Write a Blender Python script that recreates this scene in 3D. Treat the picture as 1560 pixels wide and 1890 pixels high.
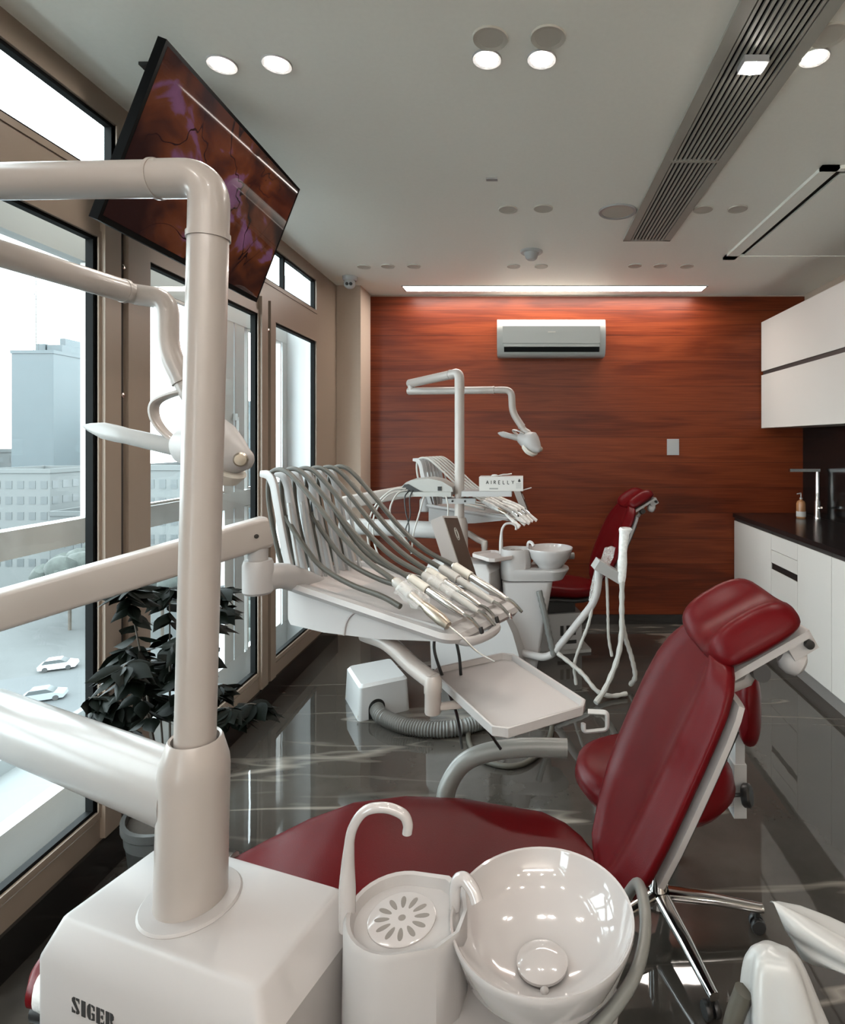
import bpy, bmesh, math, random
from mathutils import Vector, Matrix, noise
from math import sin, cos, pi, radians as R

for o in list(bpy.data.objects):
    bpy.data.objects.remove(o, do_unlink=True)
S = bpy.context.scene
C = S.collection

# ------------------------------------------------------------------ camera
FPX, PX0, PY0, CZ = 1060.0, 968.0, 815.0, 1.495
cd = bpy.data.cameras.new('camera')
cd.sensor_fit = 'HORIZONTAL'
cd.sensor_width = 36.0
cd.lens = FPX / 1560 * 36
cd.shift_x = (780 - PX0) / 1560
cd.shift_y = (PY0 - 945) / 1560
cd.clip_start, cd.clip_end = 0.02, 3000
cam = bpy.data.objects.new('camera', cd)
cam.location = (0, 0, CZ)
cam.rotation_euler = (R(90), 0, 0)
C.objects.link(cam)
S.camera = cam

# ------------------------------------------------------------------ sky, exposure
W = bpy.data.worlds.new('sky')
S.world = W
W.use_nodes = True
wn = W.node_tree
bg = wn.nodes['Background']
bg.inputs[0].default_value = (0.83, 0.93, 0.96, 1)
bg.inputs[1].default_value = 3.2
S.view_settings.view_transform = 'Standard'
S.view_settings.look = 'None'
S.view_settings.exposure = 1.9
S.view_settings.gamma = 1.0
S.view_settings.use_curve_mapping = False
S.cycles.use_denoising = True
S.cycles.max_bounces = 10
S.cycles.transparent_max_bounces = 16
S.cycles.sample_clamp_indirect = 6.0
S.cycles.caustics_reflective = False
S.cycles.caustics_refractive = False
LAMP = 115.0          # radiance of a lit downlight
STRIP = 10.5          # radiance of the linear ceiling light

STRIP_FILL = 17.0     # radiance of an unseen strip added behind the camera as fill

# ------------------------------------------------------------------ room
XL, XR, YB, YF, H = -1.45, 2.30, 4.73, -2.2, 2.70

# ------------------------------------------------------------------ materials
MATS = {}
def mat(name, col, rough=0.5, metal=0.0, spec=0.5, coat=0.0, noise_amt=0.0, nscale=20, bump=0.0, bscale=200, emit=None, estr=0.0, sub=0.0):
    m = bpy.data.materials.new(name)
    m.use_nodes = True
    n, l = m.node_tree.nodes, m.node_tree.links
    b = n['Principled BSDF']
    b.inputs['Base Color'].default_value = (*col, 1)
    b.inputs['Roughness'].default_value = rough
    b.inputs['Metallic'].default_value = metal
    b.inputs['Specular IOR Level'].default_value = spec
    if coat:
        b.inputs['Coat Weight'].default_value = coat
        b.inputs['Coat Roughness'].default_value = 0.06
    if sub:
        b.inputs['Subsurface Weight'].default_value = sub
        b.inputs['Subsurface Radius'].default_value = (0.01, 0.01, 0.01)
    tc = n.new('ShaderNodeTexCoord')
    if noise_amt:
        t = n.new('ShaderNodeTexNoise'); t.inputs['Scale'].default_value = nscale; t.inputs['Detail'].default_value = 4
        l.new(tc.outputs['Object'], t.inputs['Vector'])
        mx = n.new('ShaderNodeMix'); mx.data_type = 'RGBA'
        mx.inputs[6].default_value = (*[c * (1 - noise_amt) for c in col], 1)
        mx.inputs[7].default_value = (*[min(1, c * (1 + noise_amt)) for c in col], 1)
        l.new(t.outputs['Fac'], mx.inputs[0]); l.new(mx.outputs[2], b.inputs['Base Color'])
    if bump:
        t2 = n.new('ShaderNodeTexNoise'); t2.inputs['Scale'].default_value = bscale; t2.inputs['Detail'].default_value = 3
        l.new(tc.outputs['Object'], t2.inputs['Vector'])
        bp = n.new('ShaderNodeBump'); bp.inputs['Strength'].default_value = bump; bp.inputs['Distance'].default_value = 0.002
        l.new(t2.outputs['Fac'], bp.inputs['Height']); l.new(bp.outputs['Normal'], b.inputs['Normal'])
    if emit:
        b.inputs['Emission Color'].default_value = (*emit, 1)
        b.inputs['Emission Strength'].default_value = estr
    MATS[name] = m
    return m

M_ceil = mat('ceiling_paint', (0.88, 0.885, 0.82), 0.5, noise_amt=0.03, nscale=60, bump=0.05, bscale=300)
M_wall = mat('wall_paint', (0.46306, 0.375, 0.30305), 0.85, noise_amt=0.03, nscale=40, bump=0.06, bscale=250)
M_rear = mat('rear_wall_paint', (0.85, 0.83, 0.79), 0.85, noise_amt=0.03, nscale=40)
M_frame = mat('window_upvc', (0.24509, 0.19174, 0.14905), 0.38, noise_amt=0.02, nscale=30)
M_outframe = mat('outer_upvc', (0.41662, 0.43475, 0.43926), 0.45, noise_amt=0.02, nscale=30)
M_gasket = mat('black_gasket', (0.006, 0.0065, 0.0065), 0.6, spec=0.06)
M_plinth = mat('dark_plinth', (0.012, 0.011, 0.010), 0.18, noise_amt=0.2)
M_white = mat('white_enamel', (0.3369, 0.32186, 0.31283), 0.42, coat=0.0, spec=0.35, noise_amt=0.012, nscale=8)
M_pipe = mat('cream_enamel', (0.33088, 0.29779, 0.27373), 0.30, coat=0.1, spec=0.4, noise_amt=0.012, nscale=8)
M_gloss = mat('gloss_white_arm', (0.31, 0.30, 0.29), 0.30, spec=0.25, coat=0.05, noise_amt=0.012, nscale=8)
M_white2 = mat('white_plastic', (0.36096, 0.36397, 0.36096), 0.35, noise_amt=0.015, nscale=12)
M_porc = mat('white_porcelain', (0.3968, 0.3776, 0.368), 0.08, coat=0.6, noise_amt=0.01, nscale=5)
M_hose = mat('grey_hose', (0.056, 0.052, 0.041), 0.45, spec=0.35, noise_amt=0.12, nscale=30)
M_hosel = mat('pale_hose', (0.352, 0.3392, 0.3136), 0.4, noise_amt=0.08, nscale=30)
M_duct = mat('grey_duct', (0.1008, 0.1008, 0.0941), 0.42, noise_amt=0.12, nscale=20)
M_arm = mat('grey_arm_pad', (0.1613, 0.1613, 0.1478), 0.35, noise_amt=0.06, nscale=20)
M_red = mat('red_leather', (0.07033, 0.00201, 0.00315), 0.34, spec=0.10, noise_amt=0.10, nscale=14, bump=0.12, bscale=420)
M_black = mat('black_plastic', (0.012, 0.012, 0.012), 0.35, noise_amt=0.1)
M_cable = mat('black_cable', (0.010, 0.010, 0.010), 0.45)
M_chrome = mat('chrome', (0.62, 0.61, 0.60), 0.10, metal=1.0)
M_steel = mat('brushed_steel', (0.55, 0.52, 0.48), 0.25, metal=1.0)
M_brass = mat('brass_joint', (0.36, 0.31, 0.25), 0.35, metal=1.0)
M_counter = mat('black_worktop', (0.010, 0.009, 0.009), 0.22, noise_amt=0.3, nscale=120)
M_splash = mat('black_splashback', (0.005, 0.005, 0.005), 0.16, noise_amt=0.2)
M_cab = mat('satin_white_cabinet', (0.551, 0.5309, 0.5006), 0.42, noise_amt=0.012, nscale=6)
M_cabgap = mat('dark_handle_recess', (0.035, 0.03, 0.028), 0.5)
M_alu = mat('aluminium_kick', (0.42, 0.40, 0.38), 0.38, metal=0.6, noise_amt=0.04)
M_ac = mat('white_casing', (0.31283, 0.32787, 0.31283), 0.35, noise_amt=0.015)
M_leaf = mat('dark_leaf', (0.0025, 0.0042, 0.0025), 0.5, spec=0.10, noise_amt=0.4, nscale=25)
M_stem = mat('plant_stem', (0.05, 0.04, 0.03), 0.7, noise_amt=0.3)
M_pot = mat('dark_pot', (0.045, 0.045, 0.043), 0.3, noise_amt=0.15)
M_soil = mat('soil', (0.03, 0.022, 0.016), 0.95, noise_amt=0.4, nscale=80)
M_pink = mat('silicone_mat', (0.3968, 0.352, 0.3328), 0.5, noise_amt=0.02)
M_ring = mat('grey_downlight', (0.5027, 0.4797, 0.4226), 0.5, noise_amt=0.03)
M_slat = mat('vent_slat', (0.3763, 0.3696, 0.3293), 0.5, noise_amt=0.03)
M_amber = mat('amber_plastic', (0.30, 0.14, 0.06), 0.25, noise_amt=0.1)
M_card = mat('white_carton', (0.448, 0.4416, 0.4224), 0.6, noise_amt=0.03)
M_ink = mat('black_ink', (0.02, 0.02, 0.02), 0.6)
M_slot = mat('drain_slot', (0.16, 0.145, 0.13), 0.6)
M_tv = mat('tv_black', (0.004, 0.004, 0.004), 0.6, spec=0.03)
M_scaler = mat('grey_device', (0.32, 0.32, 0.3008), 0.4, noise_amt=0.02)
M_panel = mat('dark_control_panel', (0.055, 0.047, 0.038), 0.22, noise_amt=0.25, nscale=30)
M_sleeve = mat('white_sleeve', (0.31764, 0.32029, 0.31235), 0.28, noise_amt=0.03, bump=0.1, bscale=60)
M_lampon = mat('lit_lamp', (0.9, 0.9, 0.88), 0.4, emit=(1.0, 0.93, 0.86), estr=LAMP)
M_strip = mat('lit_strip', (0.9, 0.9, 0.9), 0.4, emit=(1.0, 0.90, 0.82), estr=STRIP)
M_strip2 = mat('added_fill_strip', (0.9, 0.9, 0.9), 0.4, emit=(1.0, 0.92, 0.86), estr=STRIP_FILL)
# outdoors: facade, window and tree colours have distance haze mixed in
M_conc = mat('hazed_cladding', (0.03303, 0.04561, 0.05036), 0.5, noise_amt=0.08, nscale=0.3)
M_bld = mat('pale_render', (0.0818, 0.08806, 0.08742), 0.8, noise_amt=0.06, nscale=0.5)
M_bld2 = mat('grey_render', (0.0594, 0.06537, 0.06537), 0.8, noise_amt=0.08, nscale=0.5)
M_ground = mat('pale_ground', (0.04632, 0.05013, 0.05013), 0.9, noise_amt=0.25, nscale=0.15)
M_bwin = mat('hazed_window', (0.0462, 0.0534, 0.05485), 0.4)
M_tree = mat('hazy_tree', (0.0312, 0.03738, 0.03324), 0.9, noise_amt=0.5, nscale=1.5)
M_carw = mat('car_paint_white', (0.4618, 0.4675, 0.4733), 0.25)
M_card2 = mat('car_paint_grey', (0.20, 0.22, 0.24), 0.25)
M_tyre = mat('tyre', (0.03, 0.03, 0.03), 0.8)

def glass_mat(name, tint, gloss):
    m = bpy.data.materials.new(name); m.use_nodes = True
    n, l = m.node_tree.nodes, m.node_tree.links
    n.remove(n['Principled BSDF'])
    t = n.new('ShaderNodeBsdfTransparent'); t.inputs[0].default_value = (*tint, 1)
    g = n.new('ShaderNodeBsdfGlossy'); g.inputs['Roughness'].default_value = 0.02
    g.inputs[0].default_value = (0.9, 0.95, 0.95, 1)
    lw = n.new('ShaderNodeLayerWeight'); lw.inputs['Blend'].default_value = 0.5
    pw = n.new('ShaderNodeMath'); pw.operation = 'POWER'; pw.inputs[1].default_value = 4.0; l.new(lw.outputs['Facing'], pw.inputs[0])
    f = n.new('ShaderNodeMath'); f.operation = 'MULTIPLY_ADD'; f.inputs[1].default_value = gloss; f.inputs[2].default_value = 0.025; l.new(pw.outputs[0], f.inputs[0])
    x = n.new('ShaderNodeMixShader')
    l.new(f.outputs[0], x.inputs[0]); l.new(t.outputs[0], x.inputs[1]); l.new(g.outputs[0], x.inputs[2])
    l.new(x.outputs[0], n['Material Output'].inputs[0])
    return m
M_glass = glass_mat('window_glass', (0.95, 0.975, 0.98), 0.35)

def film_mat(name, clear, col=(0.75, 0.75, 0.73)):
    m = bpy.data.materials.new(name); m.use_nodes = True
    n, l = m.node_tree.nodes, m.node_tree.links
    b = n['Principled BSDF']; b.inputs['Base Color'].default_value = (*col, 1); b.inputs['Roughness'].default_value = 0.15
    t = n.new('ShaderNodeBsdfTransparent'); x = n.new('ShaderNodeMixShader')
    nz = n.new('ShaderNodeTexNoise'); nz.inputs['Scale'].default_value = 60
    tc = n.new('ShaderNodeTexCoord'); l.new(tc.outputs['Object'], nz.inputs['Vector'])
    mr = n.new('ShaderNodeMapRange'); mr.inputs[3].default_value = max(0, clear - 0.25); mr.inputs[4].default_value = min(1, clear + 0.25)
    l.new(nz.outputs['Fac'], mr.inputs[0]); l.new(mr.outputs[0], x.inputs[0])
    bp = n.new('ShaderNodeBump'); bp.inputs['Strength'].default_value = 0.5; bp.inputs['Distance'].default_value = 0.004
    l.new(nz.outputs['Fac'], bp.inputs['Height']); l.new(bp.outputs[0], b.inputs['Normal'])
    l.new(b.outputs[0], x.inputs[1]); l.new(t.outputs[0], x.inputs[2]); l.new(x.outputs[0], n['Material Output'].inputs[0])
    return m
M_film = film_mat('clear_film', 0.74)
M_filmw = film_mat('milky_film', 0.18)

def wood_mat():
    m = bpy.data.materials.new('wood_veneer'); m.use_nodes = True
    n, l = m.node_tree.nodes, m.node_tree.links
    b = n['Principled BSDF']; b.inputs['Roughness'].default_value = 0.38; b.inputs['Specular IOR Level'].default_value = 0.22
    tc = n.new('ShaderNodeTexCoord'); sx = n.new('ShaderNodeSeparateXYZ'); l.new(tc.outputs['Object'], sx.inputs[0])
    # board index
    dv = n.new('ShaderNodeMath'); dv.operation = 'DIVIDE'; dv.inputs[1].default_value = 0.208; l.new(sx.outputs[2], dv.inputs[0])
    fl = n.new('ShaderNodeMath'); fl.operation = 'FLOOR'; l.new(dv.outputs[0], fl.inputs[0])
    fr = n.new('ShaderNodeMath'); fr.operation = 'FRACT'; l.new(dv.outputs[0], fr.inputs[0])
    wn_ = n.new('ShaderNodeTexWhiteNoise'); wn_.noise_dimensions = '1D'; l.new(fl.outputs[0], wn_.inputs['W'])
    off = n.new('ShaderNodeMath'); off.operation = 'MULTIPLY'; off.inputs[1].default_value = 9.0; l.new(wn_.outputs['Value'], off.inputs[0])
    ax = n.new('ShaderNodeMath'); ax.operation = 'ADD'; l.new(sx.outputs[0], ax.inputs[0]); l.new(off.outputs[0], ax.inputs[1])
    cb = n.new('ShaderNodeCombineXYZ'); l.new(ax.outputs[0], cb.inputs[0]); l.new(off.outputs[0], cb.inputs[1]); l.new(sx.outputs[2], cb.inputs[2])
    mp = n.new('ShaderNodeMapping'); mp.inputs['Scale'].default_value = (0.55, 1, 5.5); l.new(cb.outputs[0], mp.inputs['Vector'])
    big = n.new('ShaderNodeTexNoise'); big.inputs['Scale'].default_value = 1.3; big.inputs['Detail'].default_value = 3; big.inputs['Distortion'].default_value = 0.9
    l.new(mp.outputs[0], big.inputs['Vector'])
    # cathedral rings out of the large noise
    mu = n.new('ShaderNodeMath'); mu.operation = 'MULTIPLY'; mu.inputs[1].default_value = 15; l.new(big.outputs['Fac'], mu.inputs[0])
    sn = n.new('ShaderNodeMath'); sn.operation = 'SINE'; l.new(mu.outputs[0], sn.inputs[0])
    mp2 = n.new('ShaderNodeMapping'); mp2.inputs['Scale'].default_value = (3, 1, 130); l.new(cb.outputs[0], mp2.inputs['Vector'])
    fine = n.new('ShaderNodeTexNoise'); fine.inputs['Scale'].default_value = 1.0; fine.inputs['Detail'].default_value = 5; l.new(mp2.outputs[0], fine.inputs['Vector'])
    a1 = n.new('ShaderNodeMath'); a1.operation = 'MULTIPLY_ADD'; a1.inputs[1].default_value = 0.12; a1.inputs[2].default_value = 0.19; l.new(sn.outputs[0], a1.inputs[0])
    a2 = n.new('ShaderNodeMath'); a2.operation = 'MULTIPLY_ADD'; a2.inputs[1].default_value = 0.55; l.new(fine.outputs['Fac'], a2.inputs[0]); l.new(a1.outputs[0], a2.inputs[2])
    a3 = n.new('ShaderNodeMath'); a3.operation = 'MULTIPLY_ADD'; a3.inputs[1].default_value = 0.16; l.new(wn_.outputs['Value'], a3.inputs[0]); l.new(a2.outputs[0], a3.inputs[2])
    rp = n.new('ShaderNodeValToRGB')
    rp.color_ramp.elements[0].position = 0.12; rp.color_ramp.elements[0].color = (0.026, 0.0036, 0.0013, 1)
    rp.color_ramp.elements[1].position = 0.92; rp.color_ramp.elements[1].color = (0.20, 0.042, 0.0122, 1)
    e = rp.color_ramp.elements.new(0.5); e.color = (0.102, 0.0172, 0.005, 1)
    l.new(a3.outputs[0], rp.inputs[0])
    # dark seam between boards
    sm = n.new('ShaderNodeMath'); sm.operation = 'LESS_THAN'; sm.inputs[1].default_value = 0.018; l.new(fr.outputs[0], sm.inputs[0])
    mx = n.new('ShaderNodeMix'); mx.data_type = 'RGBA'; mx.inputs[7].default_value = (0.03, 0.008, 0.004, 1)
    sf = n.new('ShaderNodeMath'); sf.operation = 'MULTIPLY'; sf.inputs[1].default_value = 0.75; l.new(sm.outputs[0], sf.inputs[0])
    l.new(sf.outputs[0], mx.inputs[0]); l.new(rp.outputs[0], mx.inputs[6]); l.new(mx.outputs[2], b.inputs['Base Color'])
    return m
M_wood = wood_mat()

def marble_mat():
    m = bpy.data.materials.new('dark_marble_tile'); m.use_nodes = True
    n, l = m.node_tree.nodes, m.node_tree.links
    b = n['Principled BSDF']; b.inputs['Roughness'].default_value = 0.025; b.inputs['IOR'].default_value = 1.53
    tc = n.new('ShaderNodeTexCoord')
    base = n.new('ShaderNodeTexNoise'); base.inputs['Scale'].default_value = 1.6; base.inputs['Detail'].default_value = 7; base.inputs['Roughness'].default_value = 0.6
    l.new(tc.outputs['Object'], base.inputs['Vector'])
    rp = n.new('ShaderNodeValToRGB')
    rp.color_ramp.elements[0].position = 0.30; rp.color_ramp.elements[0].color = (0.021, 0.0185, 0.0158, 1)
    rp.color_ramp.elements[1].position = 0.72; rp.color_ramp.elements[1].color = (0.058, 0.053, 0.046, 1)
    l.new(base.outputs['Fac'], rp.inputs[0])
    col = rp.outputs[0]
    for k, (ang, sc, seed, w, amt) in enumerate(((14, 0.9, 3.0, 0.013, 0.62), (-34, 0.8, 11.0, 0.010, 0.5), (58, 0.7, 23.0, 0.008, 0.36))):
        mp = n.new('ShaderNodeMapping'); mp.inputs['Rotation'].default_value = (0, 0, R(ang)); mp.inputs['Location'].default_value = (seed, seed * 1.7, 0)
        mp.inputs['Scale'].default_value = (sc * 0.32, sc * 1.9, 1)
        l.new(tc.outputs['Object'], mp.inputs['Vector'])
        nz = n.new('ShaderNodeTexNoise'); nz.inputs['Scale'].default_value = 1.5; nz.inputs['Detail'].default_value = 4; nz.inputs['Roughness'].default_value = 0.42; nz.inputs['Distortion'].default_value = 0.15
        l.new(mp.outputs[0], nz.inputs['Vector'])
        s = n.new('ShaderNodeMath'); s.operation = 'SUBTRACT'; s.inputs[1].default_value = 0.5; l.new(nz.outputs['Fac'], s.inputs[0])
        ab = n.new('ShaderNodeMath'); ab.operation = 'ABSOLUTE'; l.new(s.outputs[0], ab.inputs[0])
        mr = n.new('ShaderNodeMapRange'); mr.inputs[1].default_value = 0; mr.inputs[2].default_value = w; mr.inputs[3].default_value = 1; mr.inputs[4].default_value = 0
        l.new(ab.outputs[0], mr.inputs[0])
        n2 = n.new('ShaderNodeTexNoise'); n2.inputs['Scale'].default_value = 2.2; l.new(mp.outputs[0], n2.inputs['Vector'])
        m2 = n.new('ShaderNodeMapRange'); m2.inputs[1].default_value = 0.48; m2.inputs[2].default_value = 0.68; m2.inputs[3].default_value = 0; m2.inputs[4].default_value = amt
        l.new(n2.outputs['Fac'], m2.inputs[0])
        pr = n.new('ShaderNodeMath'); pr.operation = 'MULTIPLY'; l.new(mr.outputs[0], pr.inputs[0]); l.new(m2.outputs[0], pr.inputs[1])
        mx = n.new('ShaderNodeMix'); mx.data_type = 'RGBA'; mx.inputs[7].default_value = (0.30, 0.27, 0.23, 1)
        l.new(pr.outputs[0], mx.inputs[0]); l.new(col, mx.inputs[6]); col = mx.outputs[2]
    l.new(col, b.inputs['Base Color'])
    # faint polish waviness
    wv = n.new('ShaderNodeTexNoise'); wv.inputs['Scale'].default_value = 7.0; wv.inputs['Detail'].default_value = 2; l.new(tc.outputs['Object'], wv.inputs['Vector'])
    bp = n.new('ShaderNodeBump'); bp.inputs['Strength'].default_value = 0.03; bp.inputs['Distance'].default_value = 0.01
    l.new(wv.outputs['Fac'], bp.inputs['Height']); l.new(bp.outputs[0], b.inputs['Normal'])
    return m
M_floor = marble_mat()

def screen_mat():
    m = bpy.data.materials.new('autumn_picture'); m.use_nodes = True
    n, l = m.node_tree.nodes, m.node_tree.links
    b = n['Principled BSDF']; b.inputs['Roughness'].default_value = 0.03; b.inputs['Specular IOR Level'].default_value = 0.12; b.inputs['Base Color'].default_value = (0.006, 0.005, 0.006, 1)
    tc = n.new('ShaderNodeTexCoord')
    n1 = n.new('ShaderNodeTexNoise'); n1.inputs['Scale'].default_value = 4.2; n1.inputs['Detail'].default_value = 6; n1.inputs['Distortion'].default_value = 0.6; l.new(tc.outputs['Object'], n1.inputs['Vector'])
    rp = n.new('ShaderNodeValToRGB')
    cr = rp.color_ramp
    cr.elements[0].position = 0.38; cr.elements[0].color = (0.012, 0.004, 0.003, 1)
    cr.elements[1].position = 0.72; cr.elements[1].color = (0.16, 0.065, 0.12, 1)
    for p, c in ((0.45, (0.030, 0.009, 0.005, 1)), (0.52, (0.065, 0.017, 0.006, 1)), (0.565, (0.085, 0.025, 0.010, 1)), (0.595, (0.11, 0.045, 0.085, 1))):
        e = cr.elements.new(p); e.color = c
    ln = n.new('ShaderNodeVectorMath'); ln.operation = 'LENGTH'
    mpc = n.new('ShaderNodeMapping'); mpc.inputs['Location'].default_value = (0.0, 0.06, -0.20); l.new(tc.outputs['Object'], mpc.inputs['Vector']); l.new(mpc.outputs[0], ln.inputs[0])
    mrc = n.new('ShaderNodeMapRange'); mrc.inputs[1].default_value = 0.05; mrc.inputs[2].default_value = 0.42; mrc.inputs[3].default_value = 0.15; mrc.inputs[4].default_value = -0.10
    l.new(ln.outputs['Value'], mrc.inputs[0])
    adc = n.new('ShaderNodeMath'); adc.operation = 'ADD'; l.new(n1.outputs['Fac'], adc.inputs[0]); l.new(mrc.outputs[0], adc.inputs[1])
    l.new(adc.outputs[0], rp.inputs[0])
    # dark branches
    v = n.new('ShaderNodeTexNoise'); v.inputs['Scale'].default_value = 2.1; v.inputs['Detail'].default_value = 3; v.inputs['Distortion'].default_value = 1.6; l.new(tc.outputs['Object'], v.inputs['Vector'])
    s = n.new('ShaderNodeMath'); s.operation = 'SUBTRACT'; s.inputs[1].default_value = 0.47; l.new(v.outputs['Fac'], s.inputs[0])
    ab = n.new('ShaderNodeMath'); ab.operation = 'ABSOLUTE'; l.new(s.outputs[0], ab.inputs[0])
    lt = n.new('ShaderNodeMath'); lt.operation = 'LESS_THAN'; lt.inputs[1].default_value = 0.006; l.new(ab.outputs[0], lt.inputs[0])
    mx = n.new('ShaderNodeMix'); mx.data_type = 'RGBA'; mx.inputs[7].default_value = (0.008, 0.003, 0.003, 1)
    l.new(lt.outputs[0], mx.inputs[0]); l.new(rp.outputs[0], mx.inputs[6])
    l.new(mx.outputs[2], b.inputs['Emission Color']); b.inputs['Emission Strength'].default_value = 0.24
    return m
M_screen = screen_mat()

# ------------------------------------------------------------------ mesh helpers (all in world coordinates)
def V(*a): return Vector(a)
def new(): return bmesh.new()

def poly_face(bm, vs):
    try: return bm.faces.new(vs)
    except ValueError: return None

def box(bm, x0, x1, y0, y1, z0, z1, M=None):
    co = [(x0, y0, z0), (x1, y0, z0), (x1, y1, z0), (x0, y1, z0), (x0, y0, z1), (x1, y0, z1), (x1, y1, z1), (x0, y1, z1)]
    vs = [bm.verts.new(M @ Vector(c) if M else c) for c in co]
    for f in ((3, 2, 1, 0), (4, 5, 6, 7), (0, 1, 5, 4), (1, 2, 6, 5), (2, 3, 7, 6), (3, 0, 4, 7)):
        bm.faces.new([vs[i] for i in f])
    return vs

def bevel(bm, w, seg=2, ang=30):
    es = [e for e in bm.edges if len(e.link_faces) == 2 and e.calc_face_angle(0) > R(ang)]
    if es:
        bmesh.ops.bevel(bm, geom=es, offset=w, segments=seg, profile=0.6, affect='EDGES', clamp_overlap=True)

def rbox(x0, x1, y0, y1, z0, z1, w=0.005, seg=2, M=None):
    bm = new(); box(bm, x0, x1, y0, y1, z0, z1, M); bevel(bm, w, seg); return bm

def loft(bm, rings, cap=True, closed=False):
    rs = [[bm.verts.new(p) for p in r] for r in rings]
    n = len(rs[0])
    pairs = list(zip(rs, rs[1:])) + ([(rs[-1], rs[0])] if closed else [])
    for a, b in pairs:
        for i in range(n):
            poly_face(bm, (a[i], a[(i + 1) % n], b[(i + 1) % n], b[i]))
    if cap and not closed:
        poly_face(bm, list(reversed(rs[0]))); poly_face(bm, rs[-1])
    return rs

def smooth_path(pts, n=8):
    P = [Vector(p) for p in pts]
    if len(P) < 3: return P
    out = []
    Q = [P[0] * 2 - P[1]] + P + [P[-1] * 2 - P[-2]]
    for i in range(1, len(Q) - 2):
        a, b, c, d = Q[i - 1], Q[i], Q[i + 1], Q[i + 2]
        for k in range(n):
            t = k / n
            out.append(0.5 * ((2 * b) + (c - a) * t + (2 * a - 5 * b + 4 * c - d) * t * t + (3 * b - a - 3 * c + d) * t ** 3))
    out.append(P[-1])
    return out

def fillet_path(pts, rad, n=8):
    """straight runs joined by rounded corners"""
    P = [Vector(p) for p in pts]
    out = [P[0]]
    for i in range(1, len(P) - 1):
        a, b, c = P[i - 1], P[i], P[i + 1]
        r = rad[i - 1] if isinstance(rad, (list, tuple)) else rad
        d1, d2 = (a - b), (c - b)
        t = min(r, d1.length * 0.49, d2.length * 0.49)
        p0, p1 = b + d1.normalized() * t, b + d2.normalized() * t
        for k in range(n + 1):
            s = k / n
            out.append(p0 * (1 - s) ** 2 + b * 2 * s * (1 - s) + p1 * s * s)
    out.append(P[-1])
    return out

def frames(path, up=None):
    P = path; T = []
    for i in range(len(P)):
        d = P[min(i + 1, len(P) - 1)] - P[max(i - 1, 0)]
        T.append(d.normalized() if d.length > 1e-9 else Vector((0, 0, 1)))
    if up is not None:
        out = []
        for t in T:
            s = t.cross(Vector(up))
            if s.length < 1e-5: s = t.orthogonal()
            s.normalize(); out.append((s, s.cross(t).normalized()))
        return out
    n0 = T[0].orthogonal().normalized(); out = []
    for i, t in enumerate(T):
        n0 = (n0 - t * n0.dot(t))
        if n0.length < 1e-6: n0 = t.orthogonal()
        n0.normalize(); out.append((n0, t.cross(n0).normalized()))
    return out

def sweep(bm, path, rx, ry=None, seg=14, up=None, cap=True, sq=1.0):
    """tube along a path; rx, ry number or function of t (0..1); sq<1 squares the section"""
    P = [Vector(p) for p in path]
    L = [0.0]
    for a, b in zip(P, P[1:]): L.append(L[-1] + (b - a).length)
    tot = L[-1] or 1
    fr = frames(P, up)
    rings = []
    for p, (n, b), l in zip(P, fr, L):
        t = l / tot
        a = rx(t) if callable(rx) else rx
        c = a if ry is None else (ry(t) if callable(ry) else ry)
        ring = []
        for k in range(seg):
            th = 2 * pi * k / seg
            cx, cy = cos(th), sin(th)
            if sq != 1.0:
                cx = math.copysign(abs(cx) ** sq, cx); cy = math.copysign(abs(cy) ** sq, cy)
            ring.append(p + n * (a * cx) + b * (c * cy))
        rings.append(ring)
    loft(bm, rings, cap)
    return bm

def tube(path, r, seg=14, **k):
    return sweep(new(), path, r, seg=seg, **k)

def lathe(bm, prof, seg=32, c=(0, 0, 0), M=None, cap=True):
    """prof: list of (radius, height); axis z through c (or M)"""
    rings = []
    c = Vector(c)
    for r, z in prof:
        r = max(r, 1e-5)
        ring = []
        for k in range(seg):
            p = Vector((r * cos(2 * pi * k / seg), r * sin(2 * pi * k / seg), z))
            ring.append(M @ p if M else p + c)
        rings.append(ring)
    loft(bm, rings, cap)
    return bm

def axis_matrix(p, d):
    """matrix whose z axis points along d, origin p"""
    return Matrix.Translation(Vector(p)) @ Vector(d).normalized().to_track_quat('Z', 'Y').to_matrix().to_4x4()

def prism(bm, poly, f, d0, d1):
    """polygon (2d list) extruded between d0 and d1; f(a, b, d) gives the point"""
    A = [bm.verts.new(f(a, b, d0)) for a, b in poly]
    B = [bm.verts.new(f(a, b, d1)) for a, b in poly]
    n = len(poly)
    bm.faces.new(list(reversed(A))); bm.faces.new(B)
    for i in range(n):
        bm.faces.new((A[i], A[(i + 1) % n], B[(i + 1) % n], B[i]))
    return bm

def rrect(w, h, r, n=5, cx=0, cy=0):
    out = []
    for (sx, sy, a0) in ((1, 1, 0), (-1, 1, 90), (-1, -1, 180), (1, -1, 270)):
        for k in range(n + 1):
            a = R(a0 + 90 * k / n)
            out.append((cx + sx * (w / 2 - r) + r * cos(a), cy + sy * (h / 2 - r) + r * sin(a)))
    return out

ORIGIN = {}
def tag(o, label=None, cat=None, group=None, kind=None):
    if label: o['label'] = label
    if cat: o['category'] = cat
    if group: o['group'] = group
    if kind: o['kind'] = kind
    return o

def thing(name, loc, label, cat, group=None):
    o = bpy.data.objects.new(name, None); o.empty_display_size = 0.05
    o.location = loc; C.objects.link(o)
    ORIGIN[o.name] = Vector(loc)
    return tag(o, label, cat, group)

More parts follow.
